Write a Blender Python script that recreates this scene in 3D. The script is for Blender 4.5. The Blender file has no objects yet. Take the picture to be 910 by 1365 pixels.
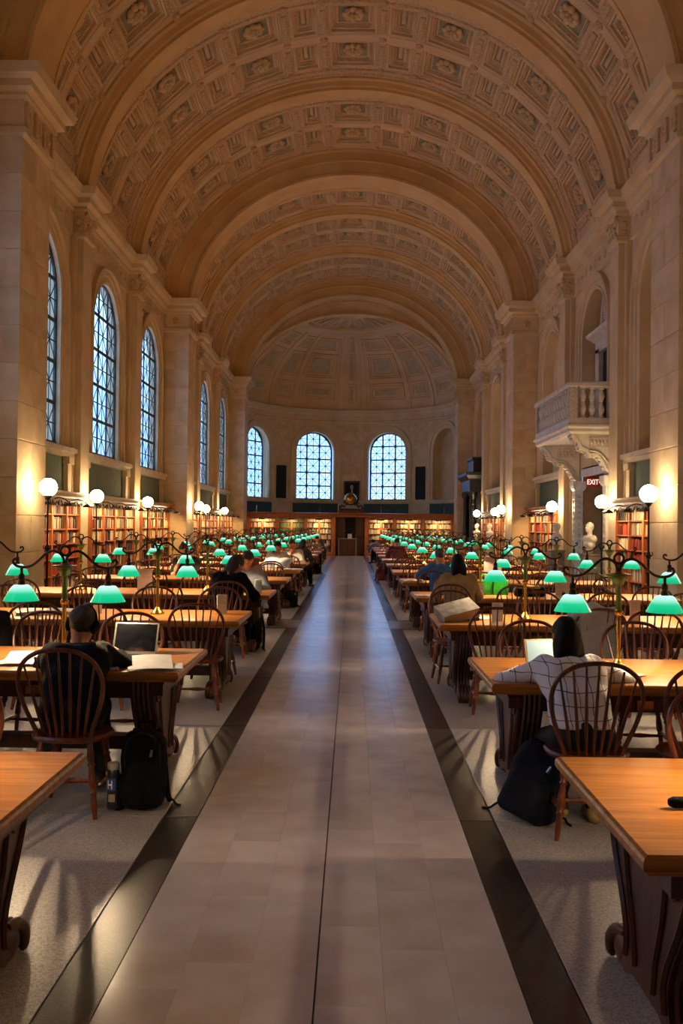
import bpy, bmesh, math, random
import numpy as np
from mathutils import Vector, Matrix, Euler
R = math.radians
PI = math.pi
random.seed(7)
SC = bpy.context.scene
COL = SC.collection

# ------------------------------------------------------------------ camera, sky, exposure
F_PX = 1250.0                                   # focal length in pixels of the 910x1365 frame
cam_d = bpy.data.cameras.new('camera'); cam = bpy.data.objects.new('camera', cam_d); COL.objects.link(cam)
cam_d.sensor_fit = 'VERTICAL'; cam_d.sensor_height = 36.0; cam_d.lens = 36.0 * F_PX / 1365.0
cam_d.clip_start = 0.05; cam_d.clip_end = 400
cam.matrix_world = (Matrix.Translation((0.117, 0, 1.70)) @ Matrix.Rotation(R(0.665), 4, 'Z')
                    @ Matrix.Rotation(R(90 + 0.80), 4, 'X') @ Matrix.Rotation(R(0.65), 4, 'Z'))
SC.camera = cam
SC.view_settings.view_transform = 'Standard'
SC.view_settings.look = 'None'
SC.view_settings.exposure = 0.35
SC.view_settings.gamma = 1.0
SC.view_settings.use_curve_mapping = False
SC.cycles.use_denoising = True
SC.cycles.max_bounces = 9
SC.cycles.diffuse_bounces = 5
SC.cycles.glossy_bounces = 3
SC.cycles.transparent_max_bounces = 12
SC.cycles.sample_clamp_indirect = 6.0
SC.cycles.caustics_reflective = False
SC.cycles.caustics_refractive = False
SKY_STRENGTH = 3.0
world = bpy.data.worlds.new('dusk_sky'); SC.world = world; world.use_nodes = True
wn = world.node_tree; wn.nodes.clear()
w_out = wn.nodes.new('ShaderNodeOutputWorld'); w_bg = wn.nodes.new('ShaderNodeBackground')
w_tc = wn.nodes.new('ShaderNodeTexCoord'); w_no = wn.nodes.new('ShaderNodeTexNoise')
w_no.inputs['Scale'].default_value = 2.3; w_no.inputs['Detail'].default_value = 4
w_rp = wn.nodes.new('ShaderNodeValToRGB')
w_rp.color_ramp.elements[0].position = 0.35; w_rp.color_ramp.elements[0].color = (0.20, 0.38, 0.76, 1)
w_rp.color_ramp.elements[1].position = 0.65; w_rp.color_ramp.elements[1].color = (0.42, 0.64, 1.0, 1)
wn.links.new(w_tc.outputs['Generated'], w_no.inputs['Vector'])
wn.links.new(w_no.outputs['Fac'], w_rp.inputs['Fac'])
wn.links.new(w_rp.outputs['Color'], w_bg.inputs['Color'])
w_bg.inputs['Strength'].default_value = SKY_STRENGTH
wn.links.new(w_bg.outputs['Background'], w_out.inputs['Surface'])

WARM = (1.0, 0.60, 0.26)
GLOBE_E = 48.0          # emission strength of the glass globes
BULB_W = 27.0            # reading lamp bulbs
SHELF_W = 16.0          # bookcase lights

# ------------------------------------------------------------------ helpers
CH = {}
def link(o, parent=None):
    COL.objects.link(o)
    if parent is not None:
        o.parent = parent; CH.setdefault(parent, []).append(o)
    return o
def tag(o, label=None, cat=None, group=None, kind=None):
    if label: o['label'] = label
    if cat: o['category'] = cat
    if group: o['group'] = group
    if kind: o['kind'] = kind
    return o
def empty(name, loc=(0, 0, 0), rz=0.0, label=None, cat=None, group=None, parent=None, kind=None):
    o = bpy.data.objects.new(name, None); o.empty_display_size = 0.1
    o.location = loc; o.rotation_euler = (0, 0, rz)
    link(o, parent); tag(o, label, cat, group, kind)
    return o
def dup(o, parent=None):
    c = o.copy(); link(c, parent)
    for ch in CH.get(o, []): dup(ch, c)
    return c
def place(o, loc, rz=0.0, label=None, group=None):
    o.location = loc; o.rotation_euler = (0, 0, rz)
    if label: o['label'] = label
    if group: o['group'] = group
    return o
def inst(name, mesh, parent=None, M=None):
    o = bpy.data.objects.new(name, mesh); link(o, parent)
    if M is not None: o.matrix_local = M
    return o

class MB:
    def __init__(s): s.v = []; s.f = []; s.mi = []; s.cur = 0; s.M = None
    def add(s, vs, fs):
        b = len(s.v)
        if s.M is not None: vs = [tuple(s.M @ Vector(p)) for p in vs]
        s.v.extend(vs)
        for f in fs: s.f.append(tuple(i + b for i in f)); s.mi.append(s.cur)
        return s
    def box(s, x0, x1, y0, y1, z0, z1):
        return s.add([(x0,y0,z0),(x1,y0,z0),(x1,y1,z0),(x0,y1,z0),(x0,y0,z1),(x1,y0,z1),(x1,y1,z1),(x0,y1,z1)],
                     [(3,2,1,0),(4,5,6,7),(0,1,5,4),(1,2,6,5),(2,3,7,6),(3,0,4,7)])
    def loft(s, rings, cap=True, close=True):
        n = len(rings[0]); vs = [tuple(p) for r in rings for p in r]; fs = []
        for k in range(len(rings) - 1):
            for i in range(n if close else n - 1):
                j = (i + 1) % n
                fs.append((k*n+i, k*n+j, (k+1)*n+j, (k+1)*n+i))
        if cap and close:
            fs.append(tuple(range(n - 1, -1, -1))); fs.append(tuple((len(rings)-1)*n + i for i in range(n)))
        return s.add(vs, fs)
    def rect(s, x0, x1, y0, y1, prof):           # stacked rectangles: prof = [(inset, z)]
        return s.loft([[(x0+i,y0+i,z),(x1-i,y0+i,z),(x1-i,y1-i,z),(x0+i,y1-i,z)] for i, z in prof])
    def lathe(s, prof, n=12, c=(0,0,0)):          # prof = [(r, z)]
        return s.loft([[(c[0]+r*math.cos(2*PI*i/n), c[1]+r*math.sin(2*PI*i/n), c[2]+z) for i in range(n)] for r, z in prof])
    def tube(s, pts, rad, n=8, cap=True, close=False):
        pts = [Vector(p) for p in pts]; m = len(pts)
        if not hasattr(rad, '__len__'): rad = [rad]*m
        rings = []; up = None
        for i, p in enumerate(pts):
            if close: d = pts[(i+1) % m] - pts[i-1]
            else: d = pts[min(i+1, m-1)] - pts[max(i-1, 0)]
            if d.length < 1e-9: d = Vector((0,0,1))
            d.normalize()
            if up is None:
                up = Vector((0,0,1)) if abs(d.z) < 0.9 else Vector((1,0,0))
            a = d.cross(up)
            if a.length < 1e-6: a = d.cross(Vector((0,1,0.3)))
            a.normalize(); b = a.cross(d); up = b
            rings.append([tuple(p + (a*math.cos(2*PI*k/n) + b*math.sin(2*PI*k/n))*rad[i]) for k in range(n)])
        if close: rings.append(rings[0])
        return s.loft(rings, cap=cap and not close)
    def sweep(s, frames, prof, cap=True):         # frames: list of fn(p,q)->xyz ; prof closed 2d polygon
        return s.loft([[fr(p, q) for p, q in prof] for fr in frames], cap=cap)
    def prism(s, poly, fn, d0, d1):               # poly 2d list, fn(a,b,d)->xyz
        n = len(poly)
        vs = [fn(a, b, d0) for a, b in poly] + [fn(a, b, d1) for a, b in poly]
        fs = [tuple(range(n-1,-1,-1)), tuple(range(n, 2*n))] + [(i, (i+1)%n, n+(i+1)%n, n+i) for i in range(n)]
        return s.add(vs, fs)
    def ball(s, c, r, nu=12, nv=8):
        if not hasattr(r, '__len__'): r = (r, r, r)
        return s.loft([[(c[0]+r[0]*math.sin(PI*j/nv)*math.cos(2*PI*i/nu), c[1]+r[1]*math.sin(PI*j/nv)*math.sin(2*PI*i/nu), c[2]-r[2]*math.cos(PI*j/nv)) for i in range(nu)]
                       for j in ([0.12] + list(range(1, nv)) + [nv-0.12])])
    def grid(s, fn, nu, nv):
        vs = [fn(i/nu, j/nv) for j in range(nv+1) for i in range(nu+1)]
        w = nu + 1
        return s.add(vs, [(j*w+i, j*w+i+1, (j+1)*w+i+1, (j+1)*w+i) for j in range(nv) for i in range(nu)])
    def mesh(s, name, mats, smooth=False, recalc=True):
        me = bpy.data.meshes.new(name)
        me.from_pydata([tuple(p) for p in s.v], [], s.f)
        if not isinstance(mats, (list, tuple)): mats = [mats]
        for m in mats: me.materials.append(m)
        if len(mats) > 1: me.polygons.foreach_set('material_index', s.mi)
        if recalc:
            bm = bmesh.new(); bm.from_mesh(me)
            bmesh.ops.recalc_face_normals(bm, faces=bm.faces); bm.to_mesh(me); bm.free()
        if smooth:
            me.polygons.foreach_set('use_smooth', [True]*len(me.polygons))
            try: me.set_sharp_from_angle(angle=R(45))
            except Exception: pass
        me.update()
        return me
    def build(s, name, mats, parent=None, smooth=False, loc=None):
        o = bpy.data.objects.new(name, s.mesh(name, mats, smooth)); link(o, parent)
        if loc is not None: o.location = loc
        return o

def catmull(pts, n=6):
    pts = [Vector(p) for p in pts]; out = []
    for i in range(len(pts)-1):
        p0 = pts[max(i-1,0)]; p1 = pts[i]; p2 = pts[i+1]; p3 = pts[min(i+2, len(pts)-1)]
        for k in range(n):
            t = k/n
            out.append(0.5*((2*p1) + (p2-p0)*t + (2*p0-5*p1+4*p2-p3)*t*t + (3*p1-p0-3*p2+p3)*t**3))
    out.append(pts[-1]); return out

# ------------------------------------------------------------------ materials
def lin(h):
    h = h.lstrip('#'); o = []
    for i in (0, 2, 4):
        c = int(h[i:i+2], 16)/255; o.append(c/12.92 if c <= 0.04045 else ((c+0.055)/1.055)**2.4)
    return (*o, 1)
MATS = {}
def mat(name, col, rough=0.6, metal=0.0, col2=None, scale=8.0, stretch=(1,1,1), bump=0.0, bscale=None, spec=None,
        rnd=0.0, emit=None, estr=0.0, kind='noise', detail=5, coat=0.0, lo=0.35, hi=0.65, coords='Object', trans=0.0):
    m = bpy.data.materials.new(name); m.use_nodes = True; nt = m.node_tree; N = nt.nodes; L = nt.links
    b = N['Principled BSDF']; MATS[name] = m
    c1 = lin(col) if isinstance(col, str) else (*col, 1)
    b.inputs['Base Color'].default_value = c1; b.inputs['Roughness'].default_value = rough; b.inputs['Metallic'].default_value = metal
    if spec is not None: b.inputs['Specular IOR Level'].default_value = spec
    if coat: b.inputs['Coat Weight'].default_value = coat; b.inputs['Coat Roughness'].default_value = 0.12
    if trans: b.inputs['Transmission Weight'].default_value = trans
    last = None
    if col2 or bump:
        tc = N.new('ShaderNodeTexCoord'); mp = N.new('ShaderNodeMapping'); mp.inputs['Scale'].default_value = stretch
        L.new(tc.outputs[coords], mp.inputs['Vector'])
        if rnd:      # shift the pattern per object
            oi = N.new('ShaderNodeObjectInfo'); ml = N.new('ShaderNodeMath'); ml.operation = 'MULTIPLY'; ml.inputs[1].default_value = 37.0
            L.new(oi.outputs['Random'], ml.inputs[0]); cx = N.new('ShaderNodeCombineXYZ')
            L.new(ml.outputs[0], cx.inputs[0]); L.new(ml.outputs[0], cx.inputs[1]); L.new(cx.outputs[0], mp.inputs['Location'])
        if kind == 'voronoi':
            tx = N.new('ShaderNodeTexVoronoi'); tx.inputs['Scale'].default_value = scale; fac = tx.outputs['Color']
            sp = N.new('ShaderNodeSeparateColor'); L.new(fac, sp.inputs[0]); fac = sp.outputs[0]
        elif kind == 'wood':
            tx = N.new('ShaderNodeTexNoise'); tx.inputs['Scale'].default_value = scale; tx.inputs['Detail'].default_value = detail
            tx.inputs['Distortion'].default_value = 0.9; fac = tx.outputs['Fac']
        else:
            tx = N.new('ShaderNodeTexNoise'); tx.inputs['Scale'].default_value = scale; tx.inputs['Detail'].default_value = detail; fac = tx.outputs['Fac']
        L.new(mp.outputs[0], tx.inputs['Vector'])
        if col2:
            rp = N.new('ShaderNodeValToRGB'); e = rp.color_ramp.elements
            e[0].position = lo; e[0].color = c1; e[1].position = hi; e[1].color = lin(col2)
            L.new(fac, rp.inputs['Fac']); last = rp.outputs['Color']
        if bump:
            bs = tx
            if bscale:
                bs = N.new('ShaderNodeTexNoise'); bs.inputs['Scale'].default_value = bscale; bs.inputs['Detail'].default_value = 4
                L.new(mp.outputs[0], bs.inputs['Vector'])
            bn = N.new('ShaderNodeBump'); bn.inputs['Strength'].default_value = bump; bn.inputs['Distance'].default_value = 0.02
            L.new(bs.outputs['Fac'] if 'Fac' in bs.outputs else bs.outputs['Distance'], bn.inputs['Height']); L.new(bn.outputs[0], b.inputs['Normal'])
    if rnd:
        oi = N.new('ShaderNodeObjectInfo'); hs = N.new('ShaderNodeHueSaturation')
        mr = N.new('ShaderNodeMapRange'); mr.inputs['To Min'].default_value = 1-rnd; mr.inputs['To Max'].default_value = 1+rnd
        L.new(oi.outputs['Random'], mr.inputs['Value']); L.new(mr.outputs[0], hs.inputs['Value'])
        if last is not None: L.new(last, hs.inputs['Color'])
        else: hs.inputs['Color'].default_value = c1
        last = hs.outputs['Color']
    if last is not None: L.new(last, b.inputs['Base Color'])
    if emit:
        b.inputs['Emission Color'].default_value = lin(emit) if isinstance(emit, str) else (*emit, 1)
        b.inputs['Emission Strength'].default_value = estr
    return m

m_stone = mat('limestone', '#dbc5a0', 0.75, col2='#ccb288', scale=1.3, bump=0.12, bscale=22, rnd=0.035)
m_block = mat('limestone_block', '#dcc6a2', 0.7, col2='#c8ad84', scale=2.2, bump=0.12, bscale=26, rnd=0.06)
m_plaster = mat('vault_plaster', '#dcc29c', 0.85, col2='#cdae82', scale=0.7, bump=0.10, bscale=18)
m_rib = mat('rib_plaster', '#dcbc86', 0.8, col2='#d0ab72', scale=1.1, bump=0.05, bscale=20)
m_orn = mat('ornament_plaster', '#dabd98', 0.85, col2='#c2a276', scale=14, bump=0.7, bscale=30)
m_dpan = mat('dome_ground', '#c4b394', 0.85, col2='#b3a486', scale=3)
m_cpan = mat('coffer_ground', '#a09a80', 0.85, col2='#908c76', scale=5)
m_marble = mat('white_marble', '#e4dccf', 0.45, col2='#cfc4b4', scale=4, bump=0.05)
m_carved = mat('carved_marble', '#dcd2c2', 0.6, col2='#b7a994', scale=20, bump=0.9, bscale=28)
m_slab = mat('aisle_slab', '#dad4d6', 0.2, col2='#c8bebd', scale=3.0, bump=0.012, bscale=9, rnd=0.045, spec=1.0)
m_slab2 = mat('aisle_slab_far', '#dad4d6', 0.2, col2='#c8bebd', scale=3.0, bump=0.012, bscale=9, spec=1.0)
m_band = mat('dark_granite', '#433b36', 0.3, col2='#2d2825', scale=160, kind='voronoi', rnd=0.05, spec=0.4)
m_terr = mat('terrazzo', '#bdb6b4', 0.33, col2='#8b8582', scale=170, kind='voronoi', lo=0.25, hi=0.9, rnd=0.05, spec=0.5)
m_terrl = mat('terrazzo_band', '#a7988a', 0.28, col2='#857668', scale=170, kind='voronoi', lo=0.2, hi=0.9, rnd=0.04, spec=0.5)
m_joint = mat('floor_joint', '#4a423a', 0.6, col2='#3b342d', scale=12)
m_oak = mat('oak_top', '#c07d32', 0.36, col2='#98591e', scale=3.0, stretch=(0.5, 9, 9), kind='wood', bump=0.03, rnd=0.05)
m_walnut = mat('table_base_wood', '#5b2e17', 0.35, col2='#3c1c0d', scale=4.0, stretch=(6, 6, 0.7), kind='wood', bump=0.05, rnd=0.05)
m_chair = mat('chair_wood', '#7c3b1d', 0.32, col2='#54230f', scale=6.0, stretch=(4, 4, 0.8), kind='wood', rnd=0.14, coat=0.2)
m_shelf = mat('bookcase_wood', '#b2652c', 0.4, col2='#8b4a1d', scale=3.0, stretch=(5, 5, 0.5), kind='wood', bump=0.04)
m_shelfd = mat('bookcase_back', '#6a3717', 0.5, col2='#4d260f', scale=3.0, stretch=(5, 5, 0.5), kind='wood')
m_cream = mat('cream_paint', '#ddd0b2', 0.55, col2='#cbbb98', scale=3, bump=0.05)
m_gpan = mat('green_panel', '#5f6f5d', 0.8, col2='#536250', scale=4, bump=0.15, bscale=40)
m_bpan = mat('slate_panel', '#41564f', 0.8, col2='#384a45', scale=4)
m_brass = mat('brass', '#c39a4a', 0.25, 1.0, col2='#a67c30', scale=8)
m_grnbrass = mat('green_brass', '#6f8a4a', 0.3, 0.7, col2='#8a7a3a', scale=9)  # brass toned green, for the lamp's upper column and capital
m_iron = mat('dark_iron', '#2a1f17', 0.45, 0.6, col2='#1b1410', scale=12)
m_bronze = mat('lamp_bronze', '#4a3420', 0.4, 0.75, col2='#33241a', scale=12)
m_sash = mat('window_sash', '#3a3a34', 0.5, col2='#2d2e2a', scale=6)
m_black = mat('black_marble', '#1a1614', 0.4, col2='#0e0c0b', scale=6, spec=0.6)
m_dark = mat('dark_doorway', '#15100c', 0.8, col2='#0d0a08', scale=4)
m_tan = mat('door_head_panel', '#a07a4e', 0.7, col2='#8d6840', scale=3)
m_globe = mat('lit_globe', '#fff3dc', 0.4, emit=(1.0, 0.74, 0.42), estr=GLOBE_E)
m_paper = mat('white_paper', '#eeece8', 0.7, col2='#dfddd8', scale=9)
m_cardp = mat('card_pinkish', '#cdb9ad', 0.7, col2='#c0aa9d', scale=7)
m_ink = mat('print_ink', '#26211f', 0.7, col2='#1b1817', scale=9)
m_blkfab = mat('black_fabric', '#101115', 0.9, spec=.15, col2='#0d0e12', scale=14, bump=0.3, bscale=60)
m_navy = mat('navy_fabric', '#141929', 0.8, spec=.2, col2='#0d1019', scale=10, bump=0.3, bscale=60)
m_grey = mat('grey_fabric', '#8d8c8e', 0.85, col2='#747376', scale=10, bump=0.3, bscale=50)
m_metal = mat('grey_metal', '#a9a6a2', 0.3, 0.9, col2='#94918d', scale=7)
m_screen = mat('dark_screen', '#07080a', 0.12, col2='#111318', scale=20)
m_felt = mat('grey_boards', '#b3aea8', 0.7, col2='#86817b', scale=12)

# lamp shade: the bulb's glow painted as emission by height, palest where the bulb sits, deep green towards the rim
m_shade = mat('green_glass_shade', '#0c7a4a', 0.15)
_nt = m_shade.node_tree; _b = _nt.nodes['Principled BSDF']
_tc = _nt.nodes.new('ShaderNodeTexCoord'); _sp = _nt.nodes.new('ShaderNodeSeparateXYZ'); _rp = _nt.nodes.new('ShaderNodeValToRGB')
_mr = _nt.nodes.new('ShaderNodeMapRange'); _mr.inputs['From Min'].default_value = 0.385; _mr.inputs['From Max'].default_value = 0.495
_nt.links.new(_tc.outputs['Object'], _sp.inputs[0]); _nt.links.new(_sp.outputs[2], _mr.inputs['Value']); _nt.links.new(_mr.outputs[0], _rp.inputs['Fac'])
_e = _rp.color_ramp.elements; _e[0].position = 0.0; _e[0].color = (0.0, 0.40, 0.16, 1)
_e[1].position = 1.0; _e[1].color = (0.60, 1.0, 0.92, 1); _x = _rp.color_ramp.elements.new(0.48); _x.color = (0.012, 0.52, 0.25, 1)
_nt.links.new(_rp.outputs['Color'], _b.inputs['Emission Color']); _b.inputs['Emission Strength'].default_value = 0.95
m_bulb = mat('lit_bulb', '#ffffff', 0.4, emit=(1.0, 0.78, 0.5), estr=8.0)
m_opal = mat('shade_lining', '#eef4ea', 0.4, emit=(0.75, 0.95, 0.75), estr=0.5)

# window glass: mostly clear, a little reflective
m_glass = bpy.data.materials.new('window_glass'); m_glass.use_nodes = True
_n = m_glass.node_tree; _n.nodes.clear()
_o = _n.nodes.new('ShaderNodeOutputMaterial'); _t = _n.nodes.new('ShaderNodeBsdfTransparent'); _g = _n.nodes.new('ShaderNodeBsdfGlossy'); _m = _n.nodes.new('ShaderNodeMixShader')
_t.inputs['Color'].default_value = (0.90, 0.95, 1.0, 1); _g.inputs['Roughness'].default_value = 0.03; _m.inputs['Fac'].default_value = 0.06
_n.links.new(_t.outputs[0], _m.inputs[1]); _n.links.new(_g.outputs[0], _m.inputs[2]); _n.links.new(_m.outputs[0], _o.inputs['Surface'])
m_acrylic = m_glass

# book rows: one colour per book
def book_mat(name, cols, island=True):
    m = bpy.data.materials.new(name); m.use_nodes = True; nt = m.node_tree; b = nt.nodes['Principled BSDF']; b.inputs['Roughness'].default_value = 0.6
    src = nt.nodes.new('ShaderNodeNewGeometry' if island else 'ShaderNodeObjectInfo'); rp = nt.nodes.new('ShaderNodeValToRGB'); rp.color_ramp.interpolation = 'CONSTANT'
    e = rp.color_ramp.elements
    while len(e) < len(cols): e.new(1.0)
    for i, c in enumerate(cols): e[i].position = i/len(cols); e[i].color = lin(c)
    nt.links.new(src.outputs['Random Per Island' if island else 'Random'], rp.inputs['Fac']); nt.links.new(rp.outputs['Color'], b.inputs['Base Color'])
    return m
PAL_MIX = ['#8a3b2c', '#d8cdb4', '#3a3f45', '#b9a27a', '#6b2320', '#c9c2b0', '#2f4a3c', '#7a5a34', '#1f2b45', '#d9d4c8', '#a0492f', '#51402e']
PAL_PALE = ['#d8cdb4', '#c9bfa4', '#b9a27a', '#e0d8c4', '#8b8a80', '#6c6a64', '#cfc4aa', '#a89a7c']
PAL_GRN = ['#4d5c40', '#5d6d4c', '#3d4a35', '#66724e', '#55644a']
PAL_RED = ['#8e2f22', '#a33a28', '#b94b33', '#7a2a20', '#9c3f30', '#4b2b22']
PAL_DRK = ['#2a2624', '#38322e', '#1f1d1c', '#45403b', '#54493d', '#8d8578']
m_bk = {k: book_mat('book_'+k, p) for k, p in dict(mix=PAL_MIX, pale=PAL_PALE, grn=PAL_GRN, red=PAL_RED, drk=PAL_DRK).items()}
m_bk1 = {k: book_mat('single_book_'+k, p, False) for k, p in dict(mix=PAL_MIX, pale=PAL_PALE, grn=PAL_GRN, red=PAL_RED, drk=PAL_DRK).items()}

def point_light(name, loc, w, col=WARM, r=0.03, parent=None):
    d = bpy.data.lights.new(name, 'POINT'); d.energy = w; d.color = col; d.shadow_soft_size = r
    o = bpy.data.objects.new(name, d); o.location = loc; link(o, parent); return o
def area_light(name, loc, rot, sx, sy, w, col=WARM, parent=None):
    d = bpy.data.lights.new(name, 'AREA'); d.shape = 'RECTANGLE'; d.size = sx; d.size_y = sy; d.energy = w; d.color = col
    o = bpy.data.objects.new(name, d); o.location = loc; o.rotation_euler = rot; link(o, parent); return o
# ================================================================== ARCHITECTURE
# hall: x = 0 is the axis, y runs down the hall, z up.  Piers, pilasters and bays along y:
PIERS = [(-0.5, 1.1), (15.9, 17.4), (32.3, 33.8), (49.3, 50.8)]
PILS = [5.75, 10.8, 22.05, 27.5, 38.5, 44.1]
SUBS = [(1.1, 5.4), (6.1, 10.45), (11.15, 15.9), (17.4, 21.7), (22.4, 27.15), (27.85, 32.3), (33.8, 38.15), (38.85, 43.75), (44.45, 49.3)]
WX, PX, LX = 6.48, 5.6, 6.21                    # wall, pier and pilaster planes
AX, BZ, ZC = 6.5, 5.75, 9.0                     # vault ellipse
APY, APR = 50.8, 6.1                             # apse centre and radius

# ---------------- floor
floor = MB(); floor.box(-7.2, 7.2, -7.2, 56.5, -0.3, -0.012)
floor = tag(floor.build('floor', m_joint), kind='structure')
def tile(name, m, x0, x1, y0, y1, g=0.003):
    w, l = x1-x0, y1-y0; key = (name, round(w, 3), round(l, 3))
    if key not in tile.c:
        b = MB(); b.rect(-w/2+g, w/2-g, -l/2+g, l/2-g, [(0, -0.012), (0, -0.001), (min(g, .002), 0.0)]); tile.c[key] = b.mesh(name, m)
    inst(name, tile.c[key], floor, Matrix.Translation(((x0+x1)/2, (y0+y1)/2, 0)))
tile.c = {}
n_slab = 0; far_slabs = MB(); CWD = 0.252
rows_ = []
for c in range(6):
    x0 = -0.756+c*CWD; y = -0.9-(c % 3)*0.21; k = 0
    while y < 51.8:
        l = min((0.60, 0.52, 0.66, 0.56, 0.74)[(k*2+c) % 5], 51.85-y)
        if l > 0.05: rows_.append((y, l, x0, c))
        y += l; k += 1
rows_.sort()
for y, l, x0, c in rows_:
    xa = x0+(0.003 if c == 3 else 0); xb = x0+CWD-(0.003 if c == 2 else 0)
    if n_slab < 300 and l > 0.5:
        tile('aisle_slab', m_slab, xa, xb, y, y+l, 0.0002); n_slab += 1
    else: far_slabs.rect(xa+.0008, xb-.0008, y+.0008, y+l-.0008, [(0, -0.012), (0, 0.0)])
tag(far_slabs.build('aisle_slabs', m_slab2, floor), kind='stuff')
CROSS = [(-1.0, 0.5), (15.35, 16.9), (32.1, 33.7), (49.3, 50.8)]
edges = [-3.0] + [v for c in CROSS for v in c] + [51.85]
for i in range(len(edges)-1):
    a, b = edges[i], edges[i+1]
    cross = i % 2 == 1
    for s in (-1, 1):
        def X(p, q): return (p, q) if s > 0 else (-q, -p)
        if cross:
            for x0, x1 in ((0.756, 2.6), (2.6, 4.5), (4.5, 6.4)): tile('band_slab', m_terrl, *X(x0, x1), a+0.16, b-0.16)
            for q in (a, b-0.16): tile('cross_strip', m_band, *X(0.957, 3.7), q, q+0.16); tile('cross_strip', m_band, *X(3.7, 6.4), q, q+0.16)
            for q in (a, b-0.16): tile('border_strip', m_band, *X(0.756, 0.957), q, q+0.16)
        else:
            n = max(1, round((b-a)/2.45)); l = (b-a)/n
            for k in range(n):
                tile('border_strip', m_band, *X(0.756, 0.957), a+k*l, a+(k+1)*l)
                for x0, x1 in ((0.957, 3.7), (3.7, 6.4)): tile('terrazzo_panel', m_terr, *X(x0, x1), a+k*l, a+(k+1)*l)

# ---------------- vault
def ell(t, h=0.0):
    ct, st = math.cos(t), math.sin(t)
    nx, nz = -ct/AX, st/BZ; l = math.hypot(nx, nz); nx /= l; nz /= l
    return (-AX*ct - nx*h, ZC + BZ*st - nz*h, nx, nz)
TT = [i*PI/2000 for i in range(2001)]
SS = [0.0]
for i in range(2000):
    p, q = ell(TT[i]), ell(TT[i+1]); SS.append(SS[-1] + math.hypot(q[0]-p[0], q[1]-p[1]))
SH = SS[-1]/2
def t_of(s):                                     # arc length from the crown -> ellipse angle
    return float(np.interp(s + SH, SS, TT))
ceiling = MB()
ceiling.grid(lambda u, v: (ell(u*PI, -0.3)[0], -7.0 + v*57.8, ell(u*PI, -0.3)[1]), 64, 1)
ceiling = tag(ceiling.build('ceiling', m_plaster, smooth=True), kind='structure')
TS = [i*PI/72 for i in range(73)]
def arc_sweep(name, prof, m, ts=TS, parent=ceiling):
    b = MB(); fr = []
    for t in ts:
        fr.append(lambda y, h, t=t: (ell(t, h)[0], y, ell(t, h)[1]))
    b.sweep(fr, prof); return b.build(name, m, parent, smooth=True)
for y0, y1 in PIERS:
    arc_sweep('transverse_arch', [(y0-0.05, -0.3), (y0-0.05, 0.07), (y0+0.06, 0.10), (y0+0.06, 0.34), (y0+0.02, 0.36), (y0+0.02, 0.42), (y0+0.08, 0.44),
              (y0+0.08, 0.80), (y0+0.03, 0.83), (y0+0.03, 0.92), (y0+0.16, 0.92), (y0+0.16, 0.90), (y1-0.16, 0.90), (y1-0.16, 0.92), (y1-0.03, 0.92), (y1-0.03, 0.8), (y1, 0.78), (y1, -0.3)], m_rib)
for c in PILS:
    arc_sweep('vault_rib', [(c-0.44, -0.3), (c-0.44, 0.06), (c-0.36, 0.10), (c-0.33, 0.22), (c-0.27, 0.24), (c-0.27, 0.32), (c+0.27, 0.32), (c+0.27, 0.24),
              (c+0.33, 0.22), (c+0.36, 0.10), (c+0.44, 0.06), (c+0.44, -0.3)], m_rib)
# coffers
def coffer_mesh(w, l):
    b = MB(); hw, hl = w/2, l/2
    def ring(i, z): return [(-hw+i, -hl+i, z), (hw-i, -hl+i, z), (hw-i, hl-i, z), (-hw+i, hl-i, z)]
    pr = [(0, -0.3), (0, 0.0), (0.04, 0.02), (0.075, 0.0), (0.075, -0.07), (0.13, -0.07), (0.135, -0.10), (0.20, -0.10), (0.205, -0.16), (0.26, -0.16), (0.265, -0.22)]
    b.loft([ring(i, z) for i, z in pr], cap=False)
    st = 0.085                                   # dentil row
    for a, bb, ax in ((w, hl, 0), (l, hw, 1)):
        n = int((a-0.28)/st)
        for k in range(n):
            p = -a/2 + 0.14 + (k+0.5)*(a-0.28)/n
            for sg in (-1, 1):
                q = sg*(bb-0.165); d = 0.028
                if ax == 0: b.box(p-0.024, p+0.024, q-d, q+d, -0.105, -0.05)
                else: b.box(q-d, q+d, p-0.024, p+0.024, -0.105, -0.05)
    i = 0.265
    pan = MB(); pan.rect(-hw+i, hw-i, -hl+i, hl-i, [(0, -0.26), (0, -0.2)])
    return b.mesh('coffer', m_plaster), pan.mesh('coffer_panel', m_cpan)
CW, CN, CL, CG = 1.30, 0.72, 1.40, 0.28
me_w, pan_w = coffer_mesh(CW, CL); me_n, pan_n = coffer_mesh(CN, CL)
ros = MB()
for k in range(8):
    a = k*PI/4; ros.ball((0.20*math.cos(a), 0.22*math.sin(a), -0.13), (0.105, 0.105, 0.075), 7, 5)
for k in range(6):
    a = k*PI/3+0.3; ros.ball((0.10*math.cos(a), 0.10*math.sin(a), -0.07), (0.065, 0.065, 0.06), 6, 4)
ros.ball((0, 0, -0.04), 0.06, 8, 5)
me_ros = ros.mesh('rosette', m_plaster, smooth=True)
nar = MB(); nar.rect(-0.05, 0.05, -0.34, 0.34, [(0, -0.2), (0, -0.17), (0.02, -0.16)])
me_nar = nar.mesh('tablet', m_plaster)
def band_mesh(w, l):
    b = MB(); b.rect(-w/2, w/2, -l/2, l/2, [(0, -0.3), (0, 0.0), (0.03, 0.015), (0.05, 0.0)])
    b.rect(-w/2+0.07, w/2-0.07, -l/2+0.2, l/2-0.2, [(0, -0.01), (0, 0.03), (0.03, 0.045)])
    for q in (-l/2+0.4, 0, l/2-0.4): b.ball((0, q, 0.03), (0.06, 0.11, 0.035), 8, 5)
    return b.mesh('cross_band', m_orn)
me_band = band_mesh(CG, CL)
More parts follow.
